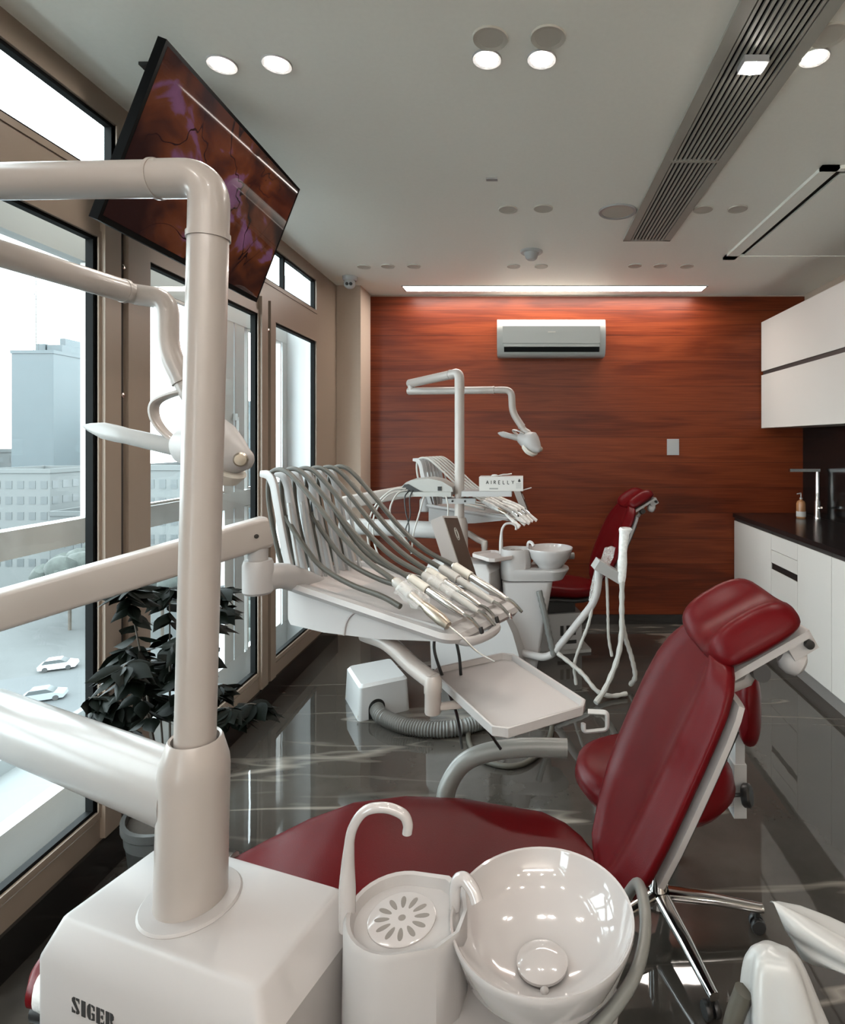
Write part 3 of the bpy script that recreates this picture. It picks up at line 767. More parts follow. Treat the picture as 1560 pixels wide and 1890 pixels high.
def whip_head(parent, A, yaw, hose_m, sleeves, z0=0.0, panel=(0, 0)):
    """delivery head with its six whip arms, hoses, handpieces and control panel; A is the near corner on the arm side"""
    u = V(cos(R(yaw)), sin(R(yaw)), 0); v = V(-u.y, u.x, 0)
    P = lambda a, b, z: V(A.x + u.x * a + v.x * b, A.y + u.y * a + v.y * b, z + z0)
    L, D = 0.60, 0.29
    # body
    b = new()
    prof = [(0.012, 0.955), (0.0, 0.97), (0.0, 1.075), (0.58, 1.04), (0.585, 1.015), (0.555, 1.0), (0.36, 0.972), (0.15, 0.955)]
    prism(b, prof, lambda a, z, d: P(a, d, z), 0.0, D); bevel(b, 0.008, 2, 25)
    body = obj('delivery_head', b, M_white, parent)
    # rim plate on top
    def zt(a): return 1.088 - 0.060 * a / 0.62
    b = new()
    out = rrect(0.66, D + 0.05, 0.05, 6, 0.30, D / 2)
    inn = rrect(0.59, D - 0.01, 0.035, 6, 0.285, D / 2)
    r0 = [P(a, d, zt(a) - 0.026) for a, d in rrect(0.64, D + 0.03, 0.045, 6, 0.30, D / 2)]
    r1 = [P(a, d, zt(a) - 0.012) for a, d in out]; r2 = [P(a, d, zt(a)) for a, d in rrect(0.645, D + 0.035, 0.045, 6, 0.30, D / 2)]
    r3 = [P(a, d, zt(a)) for a, d in inn]; r4 = [P(a, d, zt(a) - 0.010) for a, d in rrect(0.575, D - 0.025, 0.03, 6, 0.285, D / 2)]
    loft(b, [r0, r1, r2, r3, r4]); obj('top_rim', b, M_white, body)
    b = new()
    ra = [P(a, d, zt(a) - 0.0096) for a, d in rrect(0.55, D - 0.05, 0.025, 6, 0.285, D / 2)]
    rb = [P(a, d, zt(a) - 0.0066) for a, d in rrect(0.545, D - 0.055, 0.025, 6, 0.285, D / 2)]
    loft(b, [ra, rb]); obj('silicone_mat', b, M_pink, body)
    # embossed sweep on the near side
    b = new()
    path = smooth_path([P(0.235, -0.001, 0.962), P(0.245, -0.001, 1.0), P(0.275, -0.001, 1.030), P(0.33, -0.001, 1.042), P(0.55, -0.001, 1.024)], 6)
    sweep(b, path, 0.004, seg=6); obj('side_crease', b, M_white, body)
    # grab handle at the chair end
    b = new(); sweep(b, smooth_path([P(0.585, 0.02, 1.01), P(0.635, 0.03, 1.005), P(0.65, 0.09, 1.005), P(0.635, 0.15, 1.005), P(0.585, 0.16, 1.01)], 6), 0.011, 0.014, seg=12); obj('grab_handle', b, M_white, parent)
    # whip arms with their hoses
    n = 6
    for k in range(n):
        d = 0.005 + k * 0.047
        # arm: a flat white band rising, leaning and curling at the top
        b = new()
        pa = smooth_path([P(0.015, d, 1.075), P(-0.010, d, 1.15), P(-0.034, d, 1.23), P(-0.056, d, 1.31), P(-0.072, d, 1.365), P(-0.094, d, 1.391), P(-0.130, d, 1.396)], 6)
        sweep(b, pa, lambda t: 0.017 * (1.0 - 0.1 * sin(pi * t)) if t < 0.85 else 0.017 - 0.045 * (t - 0.85), lambda t: 0.0065, seg=12, up=v, sq=0.6)
        # section: wide across the row is along the sweep normal
        arm = obj('whip_arm', b, M_white, parent)
        b = new()
        pb = smooth_path([P(0.035, d + 0.012, 1.075), P(0.016, d + 0.012, 1.15), P(-0.006, d + 0.012, 1.24), P(-0.02, d + 0.012, 1.31)], 5)
        sweep(b, pb, 0.006, 0.005, seg=10, up=v, sq=0.7)
        obj('arm_rib', b, M_white2, arm)
        # hose: up behind the arm, over its tip and across to the handpiece
        hx = 0.40 + 0.012 * (k % 3)
        db = 0.02 + k * 0.045
        b = new()
        ph = smooth_path([P(-0.03, d + 0.004, 1.10), P(-0.070, d + 0.004, 1.20), P(-0.100, d + 0.004, 1.31), P(-0.098, d + 0.004, 1.385), P(-0.062, d + 0.004, 1.410),
                          P(0.0, d + 0.003, 1.398), P(0.10, d + (db - d) * 0.3, 1.325), P(0.21, d + (db - d) * 0.6, 1.232), P(0.31, d + (db - d) * 0.85, 1.168), P(hx, db, 1.128)], 8)
        sweep(b, ph, 0.0074, seg=10)
        obj('hose', b, hose_m, parent)
        if k % 2 == 0:
            b = new()
            pl = smooth_path([P(-0.03, d + 0.01, 1.27), P(0.03, d + 0.012, 1.205), P(0.12, d + 0.014, 1.135), P(0.24, d + 0.014, 1.098), P(0.36, d + 0.01, 1.082), P(0.43, d + 0.005, 1.066)], 7)
            sweep(b, pl, 0.0074, seg=10); obj('hose', b, hose_m, parent)
        # handpiece
        kind = ('syringe', 'turbine', 'scaler', 'turbine', 'motor', 'scaler')[k]
        s0 = P(hx, db, 1.128); s1 = P(hx + 0.26, db - 0.02, 1.035)
        if kind == 'syringe': s1 = P(hx + 0.24, db - 0.03, 1.03)
        dr = (s1 - s0).normalized(); ln = (s1 - s0).length
        M = axis_matrix(s0, dr)
        hp = new()
        if kind == 'syringe':
            lathe(hp, [(0, 0), (0.010, 0), (0.011, 0.05), (0.010, 0.12), (0.014, 0.145), (0.015, 0.19), (0.010, 0.215), (0, 0.217)], 16, M=M)
            h = obj('air_syringe', hp, M_brass, parent)
            b = new(); tip = s0 + dr * 0.215
            sweep(b, smooth_path([tip, tip + dr * 0.05, tip + dr * 0.10 + V(0, 0, -0.005), tip + dr * 0.135 + u * 0.02 + V(0, 0, -0.004)], 5), 0.0022, seg=8); obj('syringe_needle', b, M_steel, h)
        else:
            r = 0.0105
            lathe(hp, [(0, 0), (r, 0), (r, 0.055), (r * 0.85, 0.06), (r * 0.85, 0.07), (r, 0.075), (r, 0.15), (r * 0.8, 0.19), (r * 0.62, 0.205), (0, 0.206)], 16, M=M)
            h = obj('handpiece', hp, M_steel if k % 2 else M_hosel, parent)
            tip = s0 + dr * 0.2
            b = new(); sweep(b, smooth_path([tip, tip + dr * 0.03 + V(0, 0, 0.002), tip + dr * 0.062 - V(0, 0, 0.008)], 5), lambda t: 0.0062 - 0.0018 * t, seg=10); obj('chrome_neck', b, M_chrome, h)
            if kind != 'scaler':
                e = tip + dr * 0.064 - V(0, 0, 0.008)
                b = new(); lathe(b, [(0, -0.008), (0.0055, -0.008), (0.0058, 0.005), (0.004, 0.008), (0, 0.008)], 12, M=axis_matrix(e, (u * 0.35 + V(0, 0, -1)))); obj('turbine_cap', b, M_black if k % 2 else M_chrome, h)
        # holder and clear film
        b = new(); lathe(b, [(0.0115, -0.03), (0.0135, -0.028), (0.0135, 0.035), (0.0115, 0.037)], 14, M=axis_matrix(s0 + dr * 0.035, dr), cap=False); obj('holder_sleeve', b, M_ring if k % 2 else M_hosel, h)
        if sleeves:
            b = new()
            ln2 = 0.30
            rings = []
            for i in range(9):
                t_ = i / 8
                c = s0 + dr * (0.02 + ln2 * t_) - V(0, 0, 0.10 * max(0, t_ - 0.6))
                rr = 0.015 + 0.004 * sin(7 * t_ + k)
                fn = frames([c, c + dr])[0]
                rings.append([c + fn[0] * (rr * cos(2 * pi * q / 12)) + fn[1] * (rr * (0.55 if t_ > 0.7 else 0.9) * sin(2 * pi * q / 12)) for q in range(12)])
            loft(b, rings, cap=False); obj('plastic_sleeve', b, M_filmw, h)
        elif k in (0, 2):
            b = new(); rr_ = random.Random(k)
            rings = []
            for i in range(6):
                t_ = i / 5; c = s0 + dr * (0.03 + 0.09 * t_)
                fn = frames([c, c + dr])[0]
                rings.append([c + fn[0] * ((0.017 + 0.010 * rr_.random()) * cos(2 * pi * q / 10)) + fn[1] * ((0.013 + 0.004 * rr_.random()) * sin(2 * pi * q / 10)) for q in range(10)])
            loft(b, rings, cap=False); obj('plastic_sleeve', b, M_film, h)
    # control panel standing at the back edge
    n_ = V(u.x * 0.85 + v.x * 0.30, u.y * 0.85 + v.y * 0.30, 0.36).normalized()
    s_ = V(-u.x * 0.45, -u.y * 0.45, 0.9); s_ = (s_ - n_ * s_.dot(n_)).normalized()
    w_ = n_.cross(s_)
    c = P(0.395 + panel[0], D + 0.03, 1.165 + panel[1])
    Mx = Matrix(((w_.x, s_.x, n_.x, c.x), (w_.y, s_.y, n_.y, c.y), (w_.z, s_.z, n_.z, c.z), (0, 0, 0, 1)))
    b = rbox(-0.065, 0.065, -0.105, 0.105, -0.042, 0.0, 0.008, 2, Mx); cp = obj('control_panel', b, M_white, parent)
    b = rbox(-0.057, 0.057, -0.098, 0.098, -0.002, 0.0025, 0.002, 1, Mx); obj('panel_face', b, M_panel, cp)
    b = new()
    for (ex, ey, rr) in ((0, 0.045, 0.020), (0, 0.045, 0.013)):
        pts = [Mx @ V(ex + rr * 0.6 * cos(2 * pi * k / 24), ey + rr * sin(2 * pi * k / 24), 0.003) for k in range(25)]
        sweep(b, pts, 0.0012, seg=6, cap=False)
    obj('round_emblem', b, M_scaler, cp)
    return u, v, P

def dental_unit(T, U):
    """T: root empty; U: dict of joints in world coordinates"""
    p = U['post']
    yaw = R(-18.5); u = V(cos(yaw), sin(yaw), 0); v = V(-sin(yaw), cos(yaw), 0)
    O = V(p.x, p.y, 0); Q = frame_pt(O, u, v)
    ZT = 0.735
    # ---- box on top of the column
    a0, a1, b0, b1 = -0.182, 0.262, -0.120, 0.113
    def rect(i0, i1, j0, j1, z, r): return [Q(x, y, z) for x, y in rrect(i1 - i0, j1 - j0, r, 3, (i0 + i1) / 2, (j0 + j1) / 2)]
    bm = new()
    loft(bm, [rect(a0 + 0.02, a1 - 0.03, b0 + 0.02, b1 - 0.02, 0.34, 0.012), rect(a0, a1, b0, b1, 0.40, 0.014), rect(a0, a1, b0, b1, ZT - 0.045, 0.014),
              rect(a0 + 0.012, a1 - 0.036, b0 + 0.026, b1 - 0.012, ZT - 0.004, 0.012), rect(a0 + 0.018, a1 - 0.042, b0 + 0.032, b1 - 0.016, ZT, 0.012)])
    bevel(bm, 0.004, 2, 18)
    box_o = obj('column_box', bm, M_white, T)
    if U['lettering']:
        lb = new()
        # stencil capitals, unit cell 1 wide 1.25 high
        def letter(polys, ox):
            for poly in polys:
                A = [lb.verts.new(Q(ox + x * hgt * 0.72, b0 - 0.0008, zb + y * hgt)) for x, y in poly]
                lb.faces.new(A)
        hgt, zb = 0.0235, U['letter_z']
        ox = U['letter_x']
        Sx = [[(0.02, 0.72), (0.02, 0.9), (0.2, 1.0), (0.45, 1.0), (0.45, 0.84), (0.38, 0.80), (0.95, 0.2), (0.95, 0.08), (0.8, 0.0), (0.56, 0.0), (0.56, 0.14), (0.64, 0.2)],
              [(0.56, 1.0), (0.95, 1.0), (0.95, 0.68), (0.78, 0.84), (0.56, 0.86)], [(0.44, 0.0), (0.02, 0.0), (0.02, 0.34), (0.2, 0.16), (0.44, 0.13)]]
        Ix = [[(0.1, 0), (0.6, 0), (0.6, 1), (0.1, 1)]]
        Gx = [[(0.46, 0.0), (0.25, 0.02), (0.08, 0.16), (0.02, 0.4), (0.02, 0.6), (0.08, 0.84), (0.25, 0.98), (0.46, 1.0)],
              [(0.56, 1.0), (0.95, 0.94), (0.95, 0.66), (0.8, 0.66), (0.75, 0.84), (0.56, 0.88)], [(0.56, 0.0), (0.95, 0.06), (0.95, 0.48), (0.6, 0.48), (0.6, 0.36), (0.7, 0.36), (0.7, 0.12), (0.56, 0.1)]]
        Ex = [[(0.04, 0), (0.48, 0), (0.48, 1), (0.04, 1)], [(0.58, 1), (0.98, 1), (0.98, 0.7), (0.82, 0.86), (0.58, 0.86)], [(0.58, 0.56), (0.85, 0.62), (0.85, 0.36), (0.58, 0.43)],
              [(0.58, 0), (0.98, 0), (0.98, 0.32), (0.82, 0.14), (0.58, 0.14)]]
        Rx = [[(0.04, 0), (0.46, 0), (0.46, 1), (0.04, 1)], [(0.56, 1), (0.86, 0.98), (1.0, 0.82), (0.98, 0.62), (0.8, 0.5), (0.56, 0.5)], [(0.58, 0.46), (0.82, 0.46), (1.04, 0.0), (0.72, 0.0)]]
        st = hgt * 0.72
        x = ox
        for polys, wdt in ((Sx, 1.02), (Ix, 0.72), (Gx, 1.03), (Ex, 1.05), (Rx, 1.05)):
            letter(polys, x); x += st * wdt * 1.1
        for f in lb.faces: pass
        r_ = bmesh.ops.extrude_face_region(lb, geom=lb.faces[:])
        for w in [g for g in r_['geom'] if isinstance(g, bmesh.types.BMVert)]: w.co += v * 0.0006
        obj('lettering', lb, M_ink, box_o)
    # ---- lower body: broad curved panel and the column under the bowl
    bm = new()
    prof = [(-0.16, 0.05), (-0.175, 0.36), (0.235, 0.66), (0.27, 0.66), (0.33, 0.55), (0.40, 0.38), (0.44, 0.22), (0.45, 0.05)]
    prof = [(-0.15, 0.05), (-0.165, 0.39), (0.24, 0.50), (0.315, 0.49), (0.355, 0.42), (0.40, 0.33), (0.44, 0.20), (0.45, 0.05)]
    prism(bm, prof, lambda a, z, d: Q(a, d, z), -0.10, 0.10); bevel(bm, 0.012, 2, 15)
    obj('lower_body', bm, M_white, T)
    cx, cy = p.x + 0.354, p.y - 0.038         # cup platform
    bx, by = p.x + 0.581, p.y - 0.035         # bowl
    bm = new()
    ring = lambda x0, x1, y0, y1, z, r: [V(x, y, z) for x, y in rrect(x1 - x0, y1 - y0, r, 4, (x0 + x1) / 2, (y0 + y1) / 2)]
    loft(bm, [ring(cx - 0.02, bx - 0.09, cy - 0.085, cy + 0.10, 0.045, 0.02), ring(cx - 0.06, bx - 0.02, cy - 0.10, cy + 0.115, 0.43, 0.03), ring(cx - 0.075, bx + 0.015, cy - 0.098, cy + 0.115, 0.597 + U['bowl_dz'], 0.04)])
    obj('bowl_column', bm, M_white, T)
    # ---- water block: a stadium shaped body, cup place on one side and bowl on the other
    RIM, BD, CD = 0.80, U['bowl_dz'], U['cup_dz']
    def stadium(z, r0, r1, y_off=0.0):
        pts = []; z += BD
        for k in range(17): a = R(90 + 180 * k / 16); pts.append(V(cx + r0 * cos(a), cy + y_off + r0 * sin(a), z))
        for k in range(17): a = R(-90 + 180 * k / 16); pts.append(V(bx + r1 * cos(a), by + y_off + r1 * sin(a), z))
        return pts
    bm = new()
    loft(bm, [stadium(0.600, 0.075, 0.070), stadium(0.604, 0.084, 0.085), stadium(0.64, 0.088, 0.105), stadium(0.665, 0.088, 0.122), stadium(0.676, 0.087, 0.119)])
    obj('water_block', bm, M_white, T)
    bm = new()
    def cupring(z, r, ex=0.0):
        pts = []; z += CD if z > 0.7 else BD
        for k in range(21): a = R(75 + 210 * k / 20); pts.append(V(cx + r * cos(a), cy + r * sin(a), z))
        pts += [V(cx + 0.070 + ex, cy - r * 0.86, z), V(cx + 0.100 + ex, cy - r * 0.5, z), V(cx + 0.108 + ex, cy, z), V(cx + 0.100 + ex, cy + r * 0.5, z), V(cx + 0.070 + ex, cy + r * 0.86, z)]
        return pts
    loft(bm, [cupring(0.66, 0.088), cupring(0.742, 0.086), cupring(0.750, 0.082), cupring(0.748, 0.076, -0.006), cupring(0.734, 0.070, -0.012)])
    obj('cup_place', bm, M_white, T)
    # drain grid with radial slots
    bm = new()
    NS = 12; zg = 0.7365 + CD
    lathe(bm, [(0, 0.0), (0.0535, 0.0), (0.0535, 0.002), (0.0515, 0.0028), (0, 0.0028)], 48, c=(cx + 0.004, cy, zg - 0.0028))
    grid = obj('drain_grid', bm, M_porc, T)
    bm = new()
    for k in range(NS):
        a = 2 * pi * k / NS + 0.13
        d = V(cos(a), sin(a), 0); s = V(-d.y, d.x, 0)
        pts = [V(cx + 0.004, cy, zg + 0.0003) + d * (0.0315 + 0.0120 * cos(2 * pi * q / 14)) + s * ((0.0042 + 0.0008 * cos(2 * pi * q / 14)) * sin(2 * pi * q / 14)) for q in range(14)]
        vs = [bm.verts.new(x) for x in pts]; bm.faces.new(vs)
    pts = [V(cx + 0.004 + 0.006 * cos(2 * pi * q / 14), cy + 0.006 * sin(2 * pi * q / 14), zg + 0.0003) for q in range(14)]
    bm.faces.new([bm.verts.new(x) for x in pts])
    r_ = bmesh.ops.extrude_face_region(bm, geom=bm.faces[:])
    for w in [g for g in r_['geom'] if isinstance(g, bmesh.types.BMVert)]: w.co.z -= 0.002
    obj('drain_slots', bm, M_slot, grid)
    # cup filler gooseneck
    bm = new()
    g0 = V(cx - 0.087, cy + 0.006, 0.735 + CD)
    path = smooth_path([g0 + V(0.002, 0, -0.02), g0 + V(0.002, 0, 0.04), g0 + V(0.004, 0, 0.098), g0 + V(0.010, 0.0, 0.138), g0 + V(0.030, 0, 0.167), g0 + V(0.062, 0, 0.173), g0 + V(0.090, 0, 0.163), g0 + V(0.099, 0, 0.147), g0 + V(0.098, 0, 0.132)], 7)
    sweep(bm, path, lambda t: 0.0135 if t < 0.22 else (0.0135 - 0.0055 * min(1, (t - 0.22) / 0.25)), seg=18)
    obj('cup_filler', bm, M_porc, T)
    bm = new()
    h0 = V(cx + 0.086, cy + 0.02, 0.735 + CD)
    sweep(bm, smooth_path([h0, h0 + V(0, 0, 0.028), h0 + V(0.004, -0.002, 0.046), h0 + V(0.016, -0.006, 0.052), h0 + V(0.030, -0.014, 0.042), h0 + V(0.038, -0.022, 0.028)], 6), 0.0085, 0.0105, seg=14)
    obj('rinse_spout', bm, M_porc, T)
    # bowl
    bm = new()
    prof = [(0.0, 0.668), (0.066, 0.668), (0.076, 0.675), (0.083, 0.690), (0.104, 0.710), (0.128, 0.742), (0.1425, 0.783), (0.1465, 0.796), (0.1455, RIM), (0.142, 0.7985), (0.138, 0.788),
            (0.125, 0.764), (0.103, 0.745), (0.072, 0.733), (0.035, 0.728), (0.0, 0.727)]
    lathe(bm, prof, 64, c=(bx, by, BD)); bowl = obj('spittoon_bowl', bm, M_porc, T)
    bm = new(); lathe(bm, [(0, 0.0), (0.034, 0.0), (0.040, 0.006), (0.040, 0.010), (0.033, 0.0145), (0.013, 0.017), (0, 0.0175)], 32, c=(bx, by - 0.022, 0.730 + BD)); obj('strainer_cap', bm, M_porc, bowl)
    bm = new(); bmesh.ops.create_uvsphere(bm, u_segments=14, v_segments=10, radius=0.007, matrix=Matrix.Translation((bx + 0.002, by - 0.063, 0.732 + BD))); obj('strainer_tab', bm, M_porc, bowl)

    # ---- post, sleeve, lamp arms
    lean = U['lean']
    bm = new(); lathe(bm, [(0, ZT - 0.002), (0.076, ZT - 0.002), (0.077, ZT + 0.001), (0.074, ZT + 0.0045), (0.056, ZT + 0.006), (0, ZT + 0.006)], 40, c=(p.x, p.y, 0)); obj('post_flange', bm, M_white, T)
    Mp = axis_matrix((p.x, p.y, ZT), (lean, 0, 1))
    bm = new(); lathe(bm, [(0, 0.0), (0.0545, 0.0), (0.0535, 0.218), (0.0520, 0.232), (0.0420, 0.266), (0.0395, 0.270), (0.036, 0.268), (0.035, 0.25), (0, 0.25)], 44, M=Mp); obj('post_sleeve', bm, M_pipe, T)
    def onpost(z): return V(p.x + lean * (z - ZT), p.y, z)
    j0, j1 = U['arm_start'], U['arm_end']
    top = onpost(j0.z)
    d1 = (j1 - top); d1.normalize()
    bend = 0.085
    bm = new(); sweep(bm, [onpost(ZT + 0.24), onpost(top.z - bend - 0.012)], 0.0313, seg=30); obj('post', bm, M_pipe, T)
    bm = new()
    path = fillet_path([onpost(top.z - bend - 0.012), top, top + d1 * (bend + 0.01)], bend, 14)
    sweep(bm, path, 0.0315, seg=30); obj('post_elbow', bm, M_pipe, T)
    bm = new()
    q = onpost(top.z - bend - 0.012); sweep(bm, [q - V(0, 0, 0.005), q + V(0, 0, 0.005)], 0.0338, seg=30)
    bevel(bm, 0.003, 2); obj('elbow_ring', bm, M_pipe, T)
    bm = new()
    q = top + d1 * (bend + 0.01); sweep(bm, [q - d1 * 0.003, q + d1 * 0.003], 0.0332, seg=30); obj('elbow_ring', bm, M_pipe, T)
    bm = new(); sweep(bm, [top + d1 * (bend + 0.01), j1 - d1 * 0.01, j1 + d1 * 0.022, j1 + d1 * 0.030], lambda t: 0.0300 if t < 0.985 else 0.024, seg=28); obj('lamp_arm', bm, M_pipe, T)
    k0, k1 = U['fore_start'], U['fore_end']
    bm = new(); lathe(bm, [(0, 0), (0.024, 0), (0.026, 0.01), (0.026, j1.z - k0.z), (0, j1.z - k0.z)], 24, c=(j1.x, j1.y, k0.z)); obj('arm_pivot', bm, M_pipe, T)
    d2 = (k1 - k0).normalized()
    bm = new(); sweep(bm, [k0 - d2 * 0.03, k0 - d2 * 0.02, k1 - d2 * 0.004, k1], lambda t: 0.020 if t == 0 else 0.0262, seg=26); obj('lamp_forearm', bm, M_pipe, T)
    bm = new(); sweep(bm, [k1 - d2 * 0.002, k1 + d2 * 0.006], 0.0275, seg=26); sweep(bm, [k1 + d2 * 0.006, k1 + d2 * 0.028, k1 + d2 * 0.034], 0.0235, seg=22); obj('forearm_joint', bm, M_pipe, T)
    bm = new(); path = fillet_path([k1 + d2 * 0.03] + U['drop'], U['drop_r'], 10); sweep(bm, path, 0.0245, seg=24); obj('lamp_drop', bm, M_pipe, T)
    e1 = U['drop'][-1]; dd = (U['drop'][-1] - U['drop'][-2]).normalized()
    bm = new(); sweep(bm, [e1 - dd * 0.006, e1 + dd * 0.004], 0.0262, seg=24); obj('drop_ring', bm, M_pipe, T)

    # ---- lamp head: a blunt shell along an axis, lens under it, side handle and loop grip
    lc, ax = U['lamp'], U['lamp_axis'].normalized()
    side = ax.cross(V(0, 0, 1)).normalized(); upv = side.cross(ax).normalized()
    bm = new()
    rings = []
    for (s, ry, rz, oz) in ((-0.080, 0.004, 0.004, 0), (-0.078, 0.022, 0.025, 0), (-0.062, 0.036, 0.042, 0), (-0.03, 0.046, 0.052, 0), (0.0, 0.056, 0.064, 0.004), (0.03, 0.060, 0.072, 0.006), (0.055, 0.056, 0.064, 0.0), (0.082, 0.044, 0.046, -0.008), (0.102, 0.030, 0.030, -0.014), (0.116, 0.021, 0.021, -0.016), (0.122, 0.012, 0.012, -0.016), (0.123, 0.002, 0.002, -0.016)):
        rings.append([lc + ax * s + side * (ry * cos(2 * pi * k / 28)) + upv * (oz + rz * sin(2 * pi * k / 28)) for k in range(28)])
    loft(bm, rings); lamp = obj('operating_lamp', bm, M_white, T)
    bm = new()
    lathe(bm, [(0, 0.0), (0.030, 0.0), (0.054, 0.012), (0.064, 0.036), (0.058, 0.042), (0, 0.042)], 28, M=axis_matrix(lc + ax * 0.030 - upv * 0.074, upv + ax * 0.35)); obj('reflector', bm, M_ring, lamp)
    bm = new(); lathe(bm, [(0, 0), (0.015, 0), (0.017, 0.006), (0.013, 0.012), (0, 0.013)], 20, M=axis_matrix(lc + ax * 0.108 - upv * 0.014 - side * U['lamp_front'] * 0.02, ax * 0.5 - side * U['lamp_front'])); obj('end_knob', bm, M_brass, lamp)
    bm = new()
    hb = lc - ax * 0.055 - upv * 0.01; he = U['handle_end']
    hd = (he - hb).normalized()
    fr = frames([hb, he], up=(0, 0, 1))[0]
    L = (he - hb).length
    rings = []
    for t_, a, c in ((0, 0.021, 0.021), (0.25, 0.0195, 0.0205), (0.55, 0.0175, 0.019), (0.66, 0.015, 0.0205), (0.8, 0.008, 0.0195), (0.93, 0.0035, 0.010), (1.0, 0.001, 0.002)):
        rings.append([hb + hd * (L * t_) + fr[0] * (a * cos(2 * pi * k / 16)) + fr[1] * (c * sin(2 * pi * k / 16)) for k in range(16)])
    loft(bm, rings); obj('sleeved_handle', bm, M_sleeve, lamp)
    bm = new()
    l0 = U['loop_top']; l1 = lc - ax * 0.060
    mid = (l0 + l1) / 2
    out_ = -(ax) * 0.062
    path = smooth_path([l0 + ax * 0.03, l0, l0 + (l1 - l0) * 0.22 + out_ * 0.95, mid + out_ * 1.1, l0 + (l1 - l0) * 0.78 + out_ * 0.75, l1], 7)
    sweep(bm, path, 0.006, 0.016, seg=14, up=side, sq=0.7); obj('loop_grip', bm, M_pipe, lamp)
    bm = new(); sweep(bm, smooth_path([e1, e1 + dd * 0.03, (e1 + dd * 0.06 + lc + upv * 0.06) / 2, lc + upv * 0.03 + ax * 0.005], 6), 0.022, seg=18); obj('lamp_neck', bm, M_pipe, T)

    # ---- instrument arm: fat lower arm, pivot, spring arm
    w0 = V(p.x - 0.01, p.y + 0.003, U['swing_z']); w1 = U['swing_end']
    ds = (w1 - w0).normalized()
    bm = new(); sweep(bm, [w0, w0 + ds * 0.05, w1 - ds * 0.03, w1 + ds * 0.03, w1 + ds * 0.055, w1 + ds * 0.062], lambda t: 0.050 if t < 0.93 else (0.044 if t < 0.985 else 0.03), lambda t: 0.054 if t < 0.93 else (0.046 if t < 0.985 else 0.035), seg=26, up=(0, 0, 1), sq=0.85)
    obj('swing_arm', bm, M_gloss, T)
    s0, s1 = U['spring_start'], U['spring_end']
    bm = new(); lathe(bm, [(0, w1.z + 0.02), (0.032, w1.z + 0.02), (0.032, s0.z - 0.035), (0.027, s0.z - 0.03), (0.027, s0.z), (0, s0.z)], 24, c=(s0.x, s0.y, 0)); obj('swing_pivot', bm, M_white, T)
    de = (s1 - s0).normalized()
    bm = new()
    fr = frames([s0, s1], up=(0, 0, 1))[0]
    sec = rrect(0.058, 0.086, 0.012, 3)
    rings = []
    for q, sc in ((s0 - de * 0.05, 0.85), (s0 - de * 0.04, 1), (s1 + de * 0.018, 1), (s1 + de * 0.028, 0.9)):
        rings.append([q + fr[0] * (x * sc) + fr[1] * (y * sc) for x, y in sec])
    loft(bm, rings); sp = obj('spring_arm', bm, M_pipe, T)
    bm = new(); lathe(bm, [(0, 0), (0.006, 0), (0.006, 0.003), (0, 0.0035)], 12, M=axis_matrix(s1 - de * 0.012 + fr[0] * 0.0285 - V(0, 0, 0.0), fr[0])); obj('arm_screw', bm, M_black, sp)
    hz = s1.z
    bm = new(); lathe(bm, [(0, hz - 0.075), (0.026, hz - 0.075), (0.026, hz - 0.035), (0, hz - 0.035)], 24, c=(s1.x, s1.y, 0)); obj('head_pivot', bm, M_white, T)
    A = U['head']; hy = U['head_yaw']
    hu = V(cos(R(hy)), sin(R(hy)), 0); hv = V(-hu.y, hu.x, 0)
    tgt = A + hu * 0.03 + hv * 0.10
    bm = new()
    yk = [V(s1.x, s1.y, hz - 0.068), V(s1.x, s1.y, hz - 0.155)]
    lathe(bm, [(0, hz - 0.165), (0.034, hz - 0.165), (0.040, hz - 0.158), (0.0405, hz - 0.085), (0.036, hz - 0.072), (0, hz - 0.072)], 28, c=(s1.x, s1.y, 0))
    obj('head_yoke', bm, M_white, T)
    bm = new(); sweep(bm, smooth_path([V(s1.x, s1.y, hz - 0.128), V(s1.x * 0.6 + tgt.x * 0.4, s1.y * 0.6 + tgt.y * 0.4, hz - 0.135), V(tgt.x, tgt.y, 1.035 + U['head_dz'])], 6), 0.036, 0.036, seg=20, up=(0, 0, 1), sq=0.8); obj('yoke_arm', bm, M_white, T)
    hu, hv, HP = whip_head(T, A, hy, U['hose_mat'], U['sleeves'], U['head_dz'], U['panel'])

    # ---- instrument tray on its own bracket
    tc, tl, ts = U['tray'], U['tray_dir'].normalized(), None
    ts = V(-tl.y, tl.x, 0)
    def TP(a, b_, z): return V(tc.x + tl.x * a + ts.x * b_, tc.y + tl.y * a + ts.y * b_, tc.z + z)
    LT, WT = U['tray_size']
    def octo(l, w, c, z): return [TP(x, y, z) for x, y in ((l / 2 - c, w / 2), (-l / 2 + c, w / 2), (-l / 2, w / 2 - c), (-l / 2, -w / 2 + c), (-l / 2 + c, -w / 2), (l / 2 - c, -w / 2), (l / 2, -w / 2 + c), (l / 2, w / 2 - c))]
    bm = new()
    loft(bm, [octo(LT - 0.01, WT - 0.01, 0.022, -0.024), octo(LT, WT, 0.026, -0.020), octo(LT + 0.002, WT + 0.002, 0.026, 0.0), octo(LT - 0.004, WT - 0.004, 0.024, 0.002), octo(LT - 0.014, WT - 0.014, 0.022, 0.0), octo(LT - 0.026, WT - 0.026, 0.020, -0.012)])
    bevel(bm, 0.0025, 2, 20); obj('instrument_tray', bm, M_pink if U['sleeves'] else M_white, T)
    a0_, k_ = U['tray_arm'], U['tray_knob']
    bm = new()
